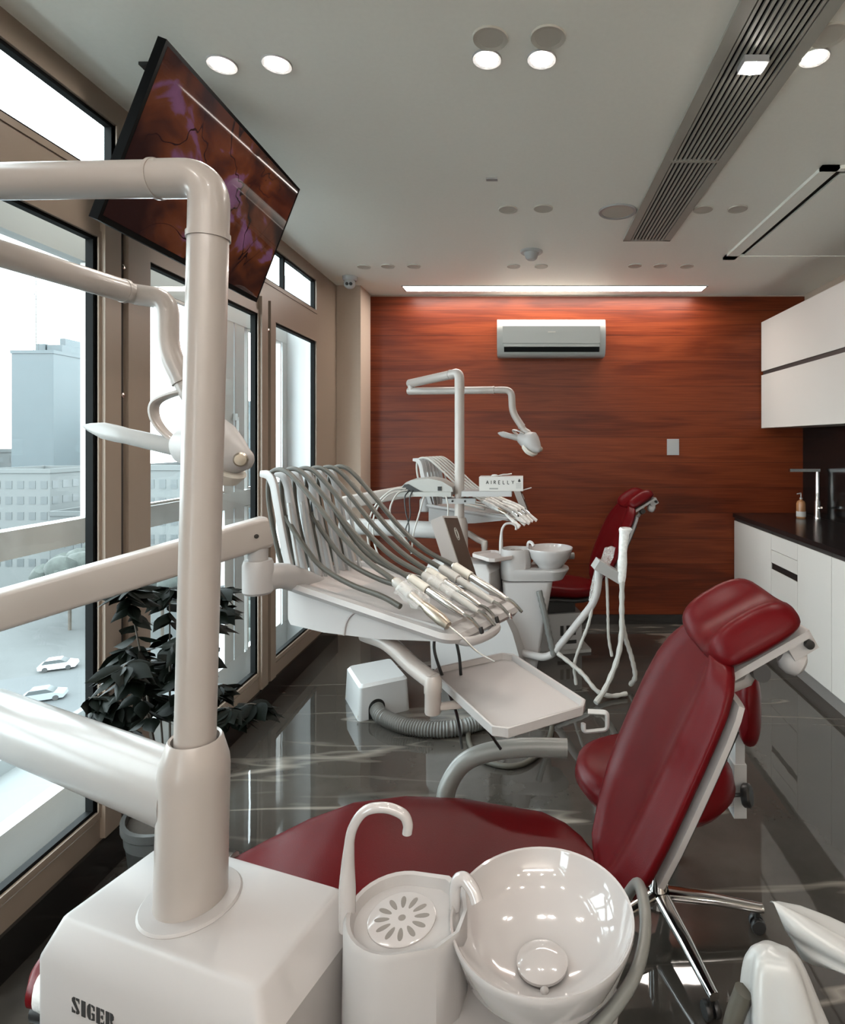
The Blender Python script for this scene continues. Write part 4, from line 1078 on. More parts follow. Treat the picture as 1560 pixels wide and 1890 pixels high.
    sweep(bm, smooth_path([a0_, a0_ * 0.62 + k_ * 0.38 + V(0, 0, 0.030), a0_ * 0.28 + k_ * 0.72 + V(0, 0, 0.026), k_ + V(0, 0, 0.03)], 8), 0.021, 0.019, seg=18, up=(0, 0, 1), sq=0.8); obj('tray_arm', bm, M_pipe, T)
    bm = new(); lathe(bm, [(0, -0.048), (0.019, -0.048), (0.0205, -0.044), (0.0205, 0.0), (0.022, 0.004), (0.022, 0.034), (0.016, 0.046), (0, 0.048)], 22, c=k_); obj('tray_pivot', bm, M_pipe, T)
    bm = new(); sweep(bm, [k_ + V(0, 0, -0.034), V(tc.x, tc.y, tc.z - 0.036)], 0.011, 0.009, seg=12, up=(0, 0, 1), sq=0.7); lathe(bm, [(0, -0.042), (0.05, -0.040), (0.05, -0.0245), (0, -0.0245)], 20, c=tc); obj('tray_support', bm, M_pipe, T)
    return Q, HP

U1 = dict(post=V(-0.553, 0.953, 0), lean=0.026, lettering=True, panel=(0, 0), letter_x=-0.100, letter_z=0.631, bowl_dz=-0.055, cup_dz=0.0,
          arm_start=V(-0.52, 0.953, 1.932), arm_end=V(-1.03, 1.0, 1.946),
          fore_start=V(-1.03, 1.0, 1.858), fore_end=V(-0.925, 1.325, 1.843),
          drop=[V(-0.845, 1.36, 1.832), V(-0.848, 1.365, 1.712), V(-0.815, 1.37, 1.640)], drop_r=[0.07, 0.05],
          lamp=V(-0.765, 1.375, 1.480), lamp_axis=V(1, -0.12, -0.12), lamp_front=-1, handle_end=V(-1.055, 1.37, 1.533), loop_top=V(-0.825, 1.37, 1.612),
          swing_z=0.908, swing_end=V(-1.17, 1.232, 0.912), spring_start=V(-1.19, 1.215, 1.115), spring_end=V(-0.735, 1.585, 1.241),
          head=V(-0.70, 1.70, 0), head_yaw=-30, head_dz=0.0, hose_mat=M_hose, sleeves=False,
          tray=V(-0.050, 1.462, 0.875), tray_dir=V(0.513, -0.858, 0), tray_size=(0.395, 0.252),
          tray_arm=V(-0.455, 1.64, 0.945), tray_knob=V(-0.226, 1.42, 0.872))
unit1 = thing('dental_unit', (-0.553, 0.953, 0), 'large white dental unit with grey instrument hoses and black lettering on its box', 'dental unit', 'dental units')
Q1, HP1 = dental_unit(unit1, U1)

py2 = 3.70
U2 = dict(post=V(-0.418, py2, 0), lean=0.0, lettering=False, panel=(0.205, -0.075), bowl_dz=0.02, cup_dz=0.065,
          arm_start=V(-0.418, py2, 1.938), arm_end=V(-0.812, 4.13, 1.915),
          fore_start=V(-0.812, 4.13, 1.858), fore_end=V(-0.215, 4.02, 1.855),
          drop=[V(-0.09, 4.0, 1.852), V(-0.083, 4.0, 1.70), V(-0.018, 3.99, 1.60)], drop_r=[0.07, 0.05],
          lamp=V(0.022, 3.98, 1.50), lamp_axis=V(0.75, -0.5, -0.4), lamp_front=1, handle_end=V(-0.185, 4.0, 1.555), loop_top=V(-0.02, 3.98, 1.56),
          swing_z=0.918, swing_end=V(-1.185, 3.88, 0.925), spring_start=V(-1.20, 3.88, 1.085), spring_end=V(-0.70, 4.06, 1.165),
          head=V(-0.67, 4.02, 0), head_yaw=-22, head_dz=-0.03, hose_mat=M_hosel, sleeves=True,
          tray=V(-0.20, 3.62, 0.785), tray_dir=V(0.6, -0.8, 0), tray_size=(0.24, 0.18),
          tray_arm=V(-0.46, 3.92, 0.88), tray_knob=V(-0.262, 3.78, 0.80))
unit2 = thing('dental_unit', (-0.418, py2, 0), 'smaller looking white dental unit by the wood wall, shelves clamped to its post, plastic-sleeved instruments', 'dental unit', 'dental units')
Q2, HP2 = dental_unit(unit2, U2)
# ================================================================== DENTAL CHAIRS
def make_chair(label):
    T = thing('dental_chair', (-0.15, 1.39, 0), label, 'dental chair', 'dental chairs')
    # long seat and leg rest cushion
    st = [(-1.012, 1.235, 0.03, 0.424, 0.012), (-1.005, 1.235, 0.072, 0.426, 0.03), (-0.985, 1.240, 0.108, 0.432, 0.040), (-0.94, 1.250, 0.128, 0.441, 0.045), (-0.85, 1.262, 0.136, 0.458, 0.047), (-0.735, 1.275, 0.146, 0.482, 0.05),
          (-0.65, 1.285, 0.182, 0.510, 0.052), (-0.56, 1.315, 0.208, 0.532, 0.058), (-0.46, 1.345, 0.228, 0.545, 0.062), (-0.33, 1.375, 0.238, 0.538, 0.062), (-0.18, 1.39, 0.240, 0.520, 0.058), (-0.03, 1.39, 0.236, 0.496, 0.055),
          (0.05, 1.39, 0.222, 0.490, 0.053), (0.11, 1.385, 0.185, 0.485, 0.050), (0.150, 1.38, 0.135, 0.480, 0.044), (0.175, 1.375, 0.075, 0.474, 0.034), (0.182, 1.375, 0.02, 0.47, 0.02)]
    def sec(x, yc, w, zt, th, n=36, inset=0.0):
        out = []
        for k in range(n):
            a = 2 * pi * k / n
            cx_, cz_ = cos(a), sin(a)
            yy = math.copysign(abs(cx_) ** 0.55, cx_); zz = math.copysign(abs(cz_) ** 0.8, cz_)
            dish = -0.010 * max(0, zz) * (1 - yy * yy) if w > 0.1 else 0
            out.append(V(x, yc + (w - inset) * yy, zt - th + th * zz + dish))
        return out
    # denser stations
    def interp(st, m=3):
        out = []
        for a, b in zip(st, st[1:]):
            for k in range(m): out.append(tuple(a[i] + (b[i] - a[i]) * k / m for i in range(len(a))))
        out.append(st[-1]); return out
    bm = new(); loft(bm, [sec(*s) for s in interp(st)]); seat = obj('seat_cushion', bm, M_red, T, sharp=60)
    bm = new(); loft(bm, [sec(x, yc, w * 0.93, zt - 2 * th + 0.030, 0.030, 28) for x, yc, w, zt, th in st[2:-2]]); obj('seat_shell', bm, M_black, T, sharp=60)
    # clear cover on the foot end
    bm = new()
    rs = []
    rr = random.Random(3)
    for s in [x for x in interp(st, 7) if -0.972 < x[0] < -0.70]:
        r_ = sec(s[0], s[1], s[2] + 0.003, s[3] + 0.003, s[4] + 0.004, 30)
        rs.append([p_ + V(0, 0, 0.004 * rr.random() + (0.012 * sin(40 * s[0] + 3 * p_.y) if p_.z > s[3] - 0.03 else 0)) for p_ in r_])
    loft(bm, rs, cap=False); obj('foot_cover', bm, M_filmw, T, sharp=60)
    # backrest
    N = V(-0.907, 0, 0.421)
    ed = [(0.462, 1.33, 1.40), (0.480, 1.285, 1.44), (0.510, 1.228, 1.49), (0.555, 1.178, 1.56), (0.61, 1.150, 1.605), (0.68, 1.143, 1.630), (0.76, 1.142, 1.638), (0.84, 1.143, 1.638), (0.90, 1.146, 1.625), (0.945, 1.152, 1.600), (0.98, 1.166, 1.565), (1.005, 1.192, 1.530), (1.028, 1.235, 1.49), (1.042, 1.30, 1.44)]
    rows = [(z, (a + b) / 2, (b - a) / 2) for z, a, b in ed]
    def bx_(z): return 0.268 + (z - 0.649) * 0.464
    def brow(z, yc, w, back, frontf, k=34, end=1.0):
        out = []
        for i in range(k + 1):
            c = -1 + 2 * i / k
            c = math.copysign(1 - (1 - abs(c)) ** 1.5, c)
            f = frontf(c) * end
            out.append(V(bx_(z), yc + w * c, z) + N * f)
        for i in range(k, -1, -1):
            c = -1 + 2 * i / k
            c = math.copysign(1 - (1 - abs(c)) ** 1.5, c)
            out.append(V(bx_(z), yc + w * c * 0.985, z) + N * (back + 0.012 * abs(c) ** 6))
        return out
    ff = lambda c: (0.018 + 0.014 * math.exp(-((abs(c) - 0.68) / 0.17) ** 2)) * (1 - abs(c) ** 5) ** 0.5 + 0.004
    rws = interp(rows, 3)
    nr = len(rws)
    bm = new(); loft(bm, [brow(z, yc, w, -0.018, ff, end=min(1, 0.25 + 0.75 * min(i, nr - 1 - i) / 5)) for i, (z, yc, w) in enumerate(rws)]); obj('backrest', bm, M_red, T, sharp=60)
    sh = [r for r in rws if 0.60 < r[0] < 0.975]
    bm = new(); loft(bm, [brow(z, yc, w * 1.005, -0.046, lambda c: -0.020) for z, yc, w in sh]); obj('backrest_shell', bm, M_white, T, sharp=40)
    bm = new(); loft(bm, [brow(z, yc, w * 0.8, -0.075, lambda c: -0.045) for z, yc, w in sh[:-4]]); obj('back_plate', bm, M_black, T, sharp=40)
    # headrest: two padded lobes with a dip between
    a_ = V(0.868, 0, 0.497); h_ = V(-0.497, 0, 0.868)
    hc = V(0.500, 1.365, 1.063)
    bm = new(); rs = []
    M_ = 26
    for i in range(M_ + 1):
        t = -1 + 2 * i / M_
        y = 0.165 * (math.copysign(1 - (1 - abs(t)) ** 1.4, t))
        e = math.sqrt(max(0.0, 1 - abs(t) ** 3.2))
        lobe = 0.020 + 0.034 * math.exp(-((abs(t) - 0.56) / 0.27) ** 2)
        la = 0.110 * (0.25 + 0.75 * e) * (1.0 + 0.04 * abs(t)); th = lobe * (0.10 + 0.90 * e)
        ring_ = []
        for k in range(30):
            an = 2 * pi * k / 30
            ca, sa = cos(an), sin(an)
            ca2 = math.copysign(abs(ca) ** 0.75, ca); sa2 = math.copysign(abs(sa) ** 0.85, sa)
            ring_.append(hc + V(0, y, 0) + a_ * (la * ca2 + 0.006) + h_ * (th * sa2 * (1.15 if sa > 0 else 0.65)))
        rs.append(ring_)
    loft(bm, rs); obj('headrest', bm, M_red, T, sharp=60)
    Mh = Matrix(((a_.x, 0, h_.x, hc.x), (0, 1, 0, hc.y), (a_.z, 0, h_.z, hc.z), (0, 0, 0, 1)))
    bm = rbox(-0.085, 0.105, -0.135, 0.09, -0.046, -0.030, 0.006, 2, Mh); br = obj('headrest_bracket', bm, M_white, T)
    bm = rbox(0.055, 0.115, -0.115, -0.03, -0.085, -0.040, 0.012, 3, Mh); obj('tilt_block', bm, M_white, br)
    bm = new(); lathe(bm, [(0, 0), (0.010, 0), (0.010, 0.010), (0, 0.011)], 18, M=axis_matrix(Mh @ V(0.098, -0.117, -0.064), (0, -1, 0))); obj('pivot_cap', bm, M_black, br)
    bm = new(); sweep(bm, [Mh @ V(0.02, -0.06, -0.055), Mh @ V(-0.05, -0.06, -0.10), Mh @ V(-0.13, -0.04, -0.10)], 0.020, 0.012, seg=14); obj('headrest_stem', bm, M_white, br)
    bm = new(); lathe(bm, [(0, 0), (0.020, 0), (0.030, 0.010), (0.034, 0.026), (0.030, 0.044), (0.018, 0.052), (0, 0.053)], 16, M=axis_matrix(Mh @ V(0.045, -0.075, -0.075), a_ * 0.55 - h_ * 0.85 - V(0, 0.25, 0))); obj('release_knob', bm, M_white, br)
    bm = new(); sweep(bm, [Mh @ V(-0.02, -0.11, -0.075), Mh @ V(-0.02, -0.07, -0.085)], 0.019, seg=14); obj('joint_pin', bm, M_black, br)
    # far armrest
    bm = new(); path = smooth_path([V(-0.232, 1.665, 0.43), V(-0.222, 1.675, 0.49), V(-0.180, 1.68, 0.552), V(-0.110, 1.68, 0.585), V(0.0, 1.68, 0.600), V(0.125, 1.68, 0.598)], 8)
    sweep(bm, path, 0.027, 0.024, seg=18, up=(0, 1, 0)); bevel(bm, 0.006, 2, 50); obj('armrest', bm, M_arm, T)
    bm = new(); sweep(bm, [V(-0.23, 1.60, 0.42), V(-0.232, 1.665, 0.425)], 0.02, seg=12); obj('armrest_mount', bm, M_black, T)
    # pedestal
    bm = rbox(-0.26, 0.06, 1.27, 1.51, 0.012, 0.275, 0.012, 3); pd = obj('pedestal', bm, M_white2, T)
    bm = new()
    for k in range(3): box(bm, -0.10 + 0.045 * k, -0.075 + 0.045 * k, 1.2685, 1.2715, 0.12, 0.19)
    box(bm, -0.12, 0.02, 1.2685, 1.2715, 0.06, 0.085); obj('vent_slots', bm, M_black, pd)
    bm = rbox(-0.22, 0.02, 1.30, 1.48, 0.275, 0.415, 0.006); obj('lift_bellows', bm, M_black, T)
    bm = rbox(-0.48, 0.12, 1.24, 1.54, 0.0, 0.022, 0.006); obj('floor_plate', bm, M_scaler, T)
    return T
chair1 = make_chair('large red dental chair behind the spittoon bowl, its foot end by the lettered box')
chair2 = dup(chair1, (0.33, 2.78, 0), 'small looking dark red dental chair in front of the wood wall')
chair2.rotation_euler.z = R(12)

# ================================================================== OPERATOR STOOL
sx, sy = 0.415, 1.78
t = thing('operator_stool', (sx, sy, 0), 'red stool with a chrome star base behind the backrest of the large chair', 'stool')
bm = new(); lathe(bm, [(0, 0.36), (0.020, 0.36), (0.020, 0.22), (0.030, 0.218), (0.030, 0.10), (0.042, 0.095), (0.046, 0.075), (0.040, 0.062), (0, 0.062)], 28, c=(sx, sy, 0)); obj('gas_column', bm, M_chrome, t)
sb = new()
for k in range(5):
    a = R(-76.6 + 72 * k); d = V(cos(a), sin(a), 0)
    bm = new()
    p0 = V(sx, sy, 0.098) + d * 0.03; p1 = V(sx, sy, 0.070) + d * 0.305
    sweep(bm, [p0, p0 * 0.5 + p1 * 0.5 + V(0, 0, 0.004), p1, p1 + d * 0.010], lambda q: 0.024 - 0.010 * q, lambda q: 0.015 - 0.004 * q, seg=14, up=(0, 0, 1), sq=0.7)
    lg = obj('leg', bm, M_chrome, t)
    e = V(sx, sy, 0) + d * 0.298
    bm = new(); n_ = V(-d.y, d.x, 0)
    for s in (-1, 1): lathe(bm, [(0, -0.008), (0.020, -0.008), (0.022, -0.004), (0.022, 0.004), (0.020, 0.008), (0, 0.008)], 20, M=axis_matrix(e + n_ * 0.012 * s + V(0, 0, 0.0225), n_))
    sweep(bm, [e + V(0, 0, 0.026), e + V(0, 0, 0.062)], 0.008, seg=10); obj('caster', bm, M_black, lg)
# saddle seat
bm = new(); rs = []
for (z, r, f) in ((0.425, 0.02, 0), (0.425, 0.17, 0), (0.435, 0.215, 0), (0.465, 0.240, 0.3), (0.495, 0.232, 0.7), (0.512, 0.20, 1), (0.516, 0.12, 1), (0.513, 0.02, 1)):
    rs.append([V(sx - 0.02 + r * cos(2 * pi * k / 40) * 1.0, sy - 0.02 + r * sin(2 * pi * k / 40) * 0.92, z + f * 0.022 * (cos(2 * pi * k / 40) ** 2) * (r / 0.24) ** 2) for k in range(40)])
loft(bm, rs); obj('seat', bm, M_red, t, sharp=50)
bm = rbox(sx - 0.09, sx + 0.09, sy - 0.09, sy + 0.09, 0.36, 0.425, 0.01); obj('seat_mechanism', bm, M_black, t)
bm = new(); sweep(bm, [V(sx + 0.08, sy + 0.02, 0.385), V(sx + 0.27, sy + 0.0, 0.40)], 0.006, seg=8); lathe(bm, [(0, 0), (0.03, 0), (0.034, 0.006), (0.034, 0.02), (0.028, 0.026), (0, 0.026)], 20, M=axis_matrix((sx + 0.262, sy + 0.0, 0.40), (1, -0.6, 0.2))); obj('lever_knob', bm, M_black, t)
bx0 = sx + 0.268
bm = rbox(bx0 - 0.018, bx0 + 0.022, sy + 0.04, sy + 0.10, 0.30, 0.47, 0.008); box(bm, sx + 0.06, bx0, sy + 0.045, sy + 0.095, 0.335, 0.36); obj('back_bracket', bm, M_white2, t)
bm = rbox(bx0 - 0.012, bx0 + 0.018, sy + 0.045, sy + 0.095, 0.46, 0.64, 0.005); obj('back_post', bm, M_white2, t)
bm = new(); rs = []
for i in range(15):
    q = -1 + 2 * i / 14
    y = sy + 0.07 + 0.16 * q; e = math.sqrt(max(0.0, 1 - q ** 4)); cx_ = bx0 + 0.020 - 0.04 * q * q
    rs.append([V(cx_ + 0.038 * (0.15 + 0.85 * e) * math.copysign(abs(cos(2 * pi * k / 24)) ** 0.8, cos(2 * pi * k / 24)), y, 0.675 + 0.115 * (0.3 + 0.7 * e) * math.copysign(abs(sin(2 * pi * k / 24)) ** 0.7, sin(2 * pi * k / 24))) for k in range(24)])
loft(bm, rs); obj('back_pad', bm, M_red, t, sharp=50)

# ================================================================== FLOOR: junction box, ducts
e1 = V(0.87, 0.49, 0); e2 = V(-0.49, 0.87, 0); c0 = V(-0.885, 3.06, 0)
t = thing('floor_box', c0 + e1 * 0.14 + e2 * 0.16, 'white box on the floor with a ribbed grey duct running into it', 'floor box')
Mb = Matrix(((e1.x, e2.x, 0, c0.x), (e1.y, e2.y, 0, c0.y), (0, 0, 1, 0), (0, 0, 0, 1)))
bm = new()
o0 = [Mb @ V(x, y, 0) for x, y in rrect(0.285, 0.335, 0.02, 4, 0.1425, 0.1675)]
o1 = [Mb @ V(x, y, 0.172) for x, y in rrect(0.268, 0.318, 0.02, 4, 0.1425, 0.1675)]
o2 = [Mb @ V(x, y, 0.188) for x, y in rrect(0.242, 0.292, 0.02, 4, 0.1425, 0.1675)]
loft(bm, [o0, o1, o2]); bevel(bm, 0.004, 2, 25); fb = obj('cover', bm, M_white2, t)
bm = new()
arch = [(0.10 + 0.045 * cos(R(a)), max(0.001, 0.055 + 0.045 * sin(R(a)))) for a in range(0, 181, 15)]
arch = [(0.145, 0.001)] + arch + [(0.055, 0.001)]
prism(bm, arch, lambda x, z, d: Mb @ V(x, d + (z / 0.172) * 0.0085, z), -0.0015, 0.006); obj('duct_opening', bm, M_black, t)
bm = new()
for q in ((0.018, 0.02), (0.018, 0.30)):
    lathe(bm, [(0, 0), (0.006, 0), (0.006, 0.002), (0, 0.002)], 10, M=axis_matrix(Mb @ V(-0.0005 + 0.0012, q[1], 0.022), -e1))
obj('cover_screw', bm, M_ring, t)
start = Mb @ V(0.10, -0.004, 0.045)
path = smooth_path([Mb @ V(0.10, 0.05, 0.045), start, start + V(0.05, -0.075, -0.003), V(-0.60, 2.935, 0.040), V(-0.42, 2.90, 0.040), V(-0.24, 2.97, 0.040), V(-0.14, 3.09, 0.040), V(-0.10, 3.25, 0.040), V(-0.12, 3.42, 0.06)], 26)
bm = new(); sweep(bm, path, lambda q: 0.0372 + 0.0030 * (1 if int(q * 170) % 2 else -1), seg=18); tag(obj('ribbed_duct', bm, M_duct), 'thick ribbed grey duct curving over the floor from the white box', 'duct')
path = smooth_path([V(-0.23, 3.2, 0.02), V(-0.28, 2.98, 0.014), V(-0.27, 2.82, 0.014), V(-0.20, 2.68, 0.014), V(-0.08, 2.62, 0.014), V(0.02, 2.66, 0.014), V(0.10, 2.79, 0.014), V(0.14, 2.95, 0.014), V(0.15, 3.2, 0.02)], 10)
bm = new(); sweep(bm, path, 0.0125, seg=12); tag(obj('floor_hose', bm, M_hose), 'thin grey hose looping on the floor below the instrument tray', 'hose')

# ================================================================== EXTRAS ON THE SECOND UNIT
pc = V(-0.418, 3.70, 0)
zc = 1.115
bm = rbox(pc.x - 0.105, pc.x + 0.105, pc.y - 0.038, pc.y + 0.038, zc - 0.016, zc + 0.016, 0.006); cl = obj('shelf_clamp', bm, M_white2, unit2)
bm = new()
for s in (-1, 1): lathe(bm, [(0, 0), (0.007, 0), (0.007, 0.004), (0, 0.004)], 10, M=axis_matrix((pc.x + s * 0.04, pc.y - 0.038, zc), (0, -1, 0)))
obj('clamp_bolts', bm, M_black, cl)
bm = rbox(-0.80, -0.46, 3.60, 3.86, 1.150, 1.178, 0.006); obj('equipment_shelf', bm, M_scaler, unit2)
bm = rbox(-0.395, -0.08, 3.60, 3.80, 1.150, 1.182, 0.005); obj('equipment_shelf', bm, M_white2, unit2)
bm = new(); sweep(bm, [V(-0.50, 3.73, 1.15), V(-0.47, 3.72, 1.12)], 0.008, seg=8); sweep(bm, [V(-0.36, 3.72, 1.15), V(-0.38, 3.71, 1.12)], 0.008, seg=8); obj('shelf_strut', bm, M_white2, unit2)
# scaler device
t = thing('ultrasonic_device', (-0.62, 3.72, 1.178), 'grey domed desktop device with hanging cables on the post shelf', 'dental device')
bm = new()
prof = [(-0.80, 1.1785), (-0.80, 1.205), (-0.765, 1.238), (-0.735, 1.252), (-0.62, 1.262), (-0.54, 1.245), (-0.475, 1.205), (-0.47, 1.1785)]
prism(bm, prof, lambda x, z, y: V(x + 0.02, y, z), 3.615, 3.84); bevel(bm, 0.010, 3, 12); bd = obj('device_body', bm, M_scaler, t)
bm = rbox(-0.545, -0.52, 3.610, 3.618, 1.186, 1.212, 0.002); obj('power_switch', bm, M_black, bd)
bm = new(); prism(bm, [(-0.83, 1.181), (-0.80, 1.225), (-0.775, 1.228), (-0.70, 1.186), (-0.68, 1.181)], lambda x, z, y: V(x + 0.045, y, z), 3.609, 3.616); obj('dark_end', bm, M_black, bd)
for pts, m, nm in (([V(-0.745, 3.61, 1.20), V(-0.83, 3.58, 1.19), V(-0.92, 3.55, 1.10), V(-0.965, 3.54, 0.97), V(-0.95, 3.53, 0.84), V(-0.88, 3.5, 0.74), V(-0.76, 3.48, 0.70)], M_hosel, 'device_cable'),
                   ([V(-0.75, 3.61, 1.19), V(-0.85, 3.57, 1.16), V(-0.925, 3.55, 1.05), V(-0.93, 3.54, 0.90), V(-0.88, 3.52, 0.77), V(-0.80, 3.5, 0.70)], M_hosel, 'device_cable'),
                   ([V(-0.735, 3.61, 1.19), V(-0.79, 3.57, 1.17), V(-0.83, 3.55, 1.08), V(-0.81, 3.55, 0.98), V(-0.73, 3.55, 0.88), V(-0.68, 3.55, 0.80)], M_hosel, 'device_cable'),
                   ([V(-0.72, 3.612, 1.19), V(-0.745, 3.58, 1.15), V(-0.735, 3.56, 1.06), V(-0.715, 3.56, 0.97), V(-0.72, 3.56, 0.88), V(-0.70, 3.56, 0.80)], M_cable, 'black_cable'),
                   ([V(-0.70, 3.612, 1.19), V(-0.715, 3.58, 1.14), V(-0.71, 3.57, 1.03), V(-0.735, 3.56, 0.95), V(-0.70, 3.56, 0.90), V(-0.73, 3.56, 0.86), V(-0.70, 3.56, 0.80)], M_cable, 'black_cable'),
                   ([V(-0.63, 3.60, 1.15), V(-0.66, 3.58, 1.03), V(-0.69, 3.57, 0.92), V(-0.70, 3.56, 0.80)], M_hosel, 'device_cable'),
                   ([V(-0.49, 3.60, 1.15), V(-0.475, 3.58, 1.08), V(-0.48, 3.57, 0.98), V(-0.50, 3.57, 0.90)], M_hosel, 'device_cable')):
    bm = new(); sweep(bm, smooth_path(pts, 8), 0.0055 if m is M_hosel else 0.004, seg=8); obj(nm, bm, m, t)
# carton with gloves
cx0, cx1, cy_, cz0, cz1 = -0.285, -0.008, 3.615, 1.183, 1.272
t = thing('glove_carton', ((cx0 + cx1) / 2, 3.68, 1.183), 'white printed carton with paper sticking out on the post shelf', 'carton')
bm = rbox(cx0, cx1, cy_, cy_ + 0.14, cz0, cz1, 0.002, 1); cb_ = obj('carton_box', bm, M_card, t)
bm = new()
def tri_letter(bm, strokes, ox, oz, s, w=0.14):
    for (xa, za, xb, zb_) in strokes:
        d = V(xb - xa, 0, zb_ - za); d.normalize(); nn = V(-d.z, 0, d.x) * (w * s / 2)
        A, B = V(ox + xa * s, cy_ - 0.0006, oz + za * s), V(ox + xb * s, cy_ - 0.0006, oz + zb_ * s)
        bm.faces.new([bm.verts.new(x) for x in (A - nn, B - nn, B + nn, A + nn)])
GL = {'A': [(0, 0, .35, 1), (.35, 1, .7, 0), (.15, .35, .55, .35)], 'I': [(.15, 0, .15, 1)], 'T': [(.35, 0, .35, 1), (0, 1, .7, 1)], 'R': [(.1, 0, .1, 1), (.1, 1, .55, .9), (.55, .9, .5, .5), (.5, .5, .1, .5), (.3, .5, .65, 0)],
      'E': [(.1, 0, .1, 1), (.1, 1, .6, 1), (.1, .5, .5, .5), (.1, 0, .6, 0)], 'L': [(.1, 0, .1, 1), (.1, 0, .6, 0)], 'Y': [(.35, 0, .35, .5), (.35, .5, 0, 1), (.35, .5, .7, 1)]}
x = cx0 + 0.045
for ch in 'AIRELLY':
    tri_letter(bm, GL[ch], x, 1.228, 0.021, 0.2); x += 0.0285 if ch != 'I' else 0.018
tri_letter(bm, [(0, 0, .4, 1), (.4, 1, .8, 0), (.0, .0, .8, .0), (.2, .3, .6, .3)], cx1 - 0.030, 1.243, 0.016, 0.35)
for k in range(5): tri_letter(bm, [(0, 0, 1, 0)], cx1 - 0.045, 1.230 - 0.007 * k, 0.034, 0.035)
tri_letter(bm, [(0, 0, 1, 0)], cx0 + 0.065, 1.200, 0.055, 0.05); tri_letter(bm, [(0, 0, 1, 0)], cx0 + 0.065, 1.195, 0.055, 0.03)
obj('carton_print', bm, M_ink, cb_)
bm = new()
rr = random.Random(5)
def crumple(bm, pts_r, seg=14, amp=0.25, seed=1):
    q = random.Random(seed); rings = []
    for c, a, b_ in pts_r:
        rings.append([V(*c) + V(a * cos(2 * pi * k / seg) * (1 + amp * (q.random() - 0.5)), 0.6 * a * sin(2 * pi * k / seg), b_ * sin(2 * pi * k / seg + 0.4) * (1 + amp * (q.random() - 0.5))) for k in range(seg)])
    loft(bm, rings)
lathe(bm, [(0, 0), (0.02, 0.0), (0.022, 0.006), (0.015, 0.012), (0, 0.014)], 14, c=(-0.19, 3.68, cz1))
sweep(bm, smooth_path([V(-0.17, 3.67, cz1 + 0.002), V(-0.14, 3.665, cz1 + 0.012), V(-0.11, 3.66, cz1 + 0.014), V(-0.08, 3.66, cz1 + 0.018)], 4), 0.020, 0.004, seg=8, up=(0, 0, 1)); obj('loose_paper', bm, M_card, t)
bm = new(); sweep(bm, [V(-0.015, 3.63, 1.186), V(0.045, 3.625, 1.204)], 0.0035, seg=8); tag(obj('applicator_stick', bm, M_pink), 'thin pinkish stick lying beside the printed carton', 'applicator')
# suction arm of the second unit: bent pipe, wrapped holder, sleeved hoses
bm = new(); sweep(bm, fillet_path([V(-0.02, 3.55, 0.19), V(0.15, 3.5, 0.17), V(0.435, 3.42, 0.56), V(0.445, 3.42, 0.75)], [0.07, 0.10], 8), 0.0225, seg=20); obj('suction_arm', bm, M_white, unit2)
Mz = Matrix.Translation((0.50, 3.40, 0.725)) @ Matrix.Rotation(R(32), 4, 'Y') @ Matrix.Rotation(R(10), 4, 'Z')
bm = rbox(-0.10, 0.085, -0.04, 0.04, -0.028, 0.032, 0.010, 2, Mz); obj('tool_holder', bm, M_sleeve, unit2)
bm = new(); rs = []
rr = random.Random(11)
for z, r, dx in ((0.985, 0.030, 0.012), (0.975, 0.036, 0.012), (0.95, 0.028, 0.006), (0.90, 0.026, 0), (0.84, 0.025, -0.004), (0.78, 0.027, -0.008), (0.70, 0.026, -0.012), (0.665, 0.02, -0.014)):
    rs.append([V(0.585 + dx + r * (0.9 + 0.25 * rr.random()) * cos(2 * pi * k / 16), 3.38 + r * 0.8 * sin(2 * pi * k / 16), z + 0.006 * rr.random()) for k in range(16)])
loft(bm, rs); obj('sleeved_suction_handle', bm, M_filmw, unit2)
bm = new(); rs = []
for z, r, dx in ((0.86, 0.03, -0.075), (0.80, 0.036, -0.085), (0.72, 0.034, -0.13), (0.62, 0.022, -0.165), (0.54, 0.016, -0.185)):
    rs.append([V(0.585 + dx + r * (0.8 + 0.4 * rr.random()) * cos(2 * pi * k / 14), 3.42 + r * 0.7 * sin(2 * pi * k / 14), z + 0.01 * rr.random()) for k in range(14)])
loft(bm, rs); obj('hanging_film', bm, M_film, unit2)
for pts, r in (([V(0.575, 3.38, 0.68), V(0.572, 3.37, 0.52), V(0.568, 3.36, 0.36), V(0.535, 3.33, 0.22), V(0.46, 3.28, 0.08), V(0.40, 3.22, 0.03)], 0.016),
               ([V(0.575, 3.39, 0.45), V(0.60, 3.40, 0.33), V(0.635, 3.41, 0.22), V(0.66, 3.42, 0.10), V(0.64, 3.46, 0.03)], 0.014),
               ([V(0.49, 3.42, 0.69), V(0.497, 3.42, 0.5), V(0.502, 3.42, 0.33), V(0.52, 3.41, 0.22)], 0.009),
               ([V(0.42, 3.42, 0.60), V(0.385, 3.42, 0.42), V(0.335, 3.43, 0.28), V(0.30, 3.44, 0.16), V(0.31, 3.44, 0.04)], 0.010),
               ([V(0.20, 3.46, 0.22), V(0.28, 3.42, 0.17), V(0.35, 3.38, 0.12), V(0.42, 3.33, 0.05), V(0.50, 3.33, 0.02), V(0.60, 3.36, 0.02)], 0.013),
               ([V(0.09, 3.52, 0.58), V(0.125, 3.50, 0.44), V(0.155, 3.49, 0.30), V(0.18, 3.48, 0.2)], 0.019)):
    bm = new(); sweep(bm, smooth_path(pts, 8), lambda q, r=r: r * (1 + 0.12 * sin(60 * q)), seg=10); obj('suction_hose', bm, M_hosel if r < 0.019 else M_duct, unit2)
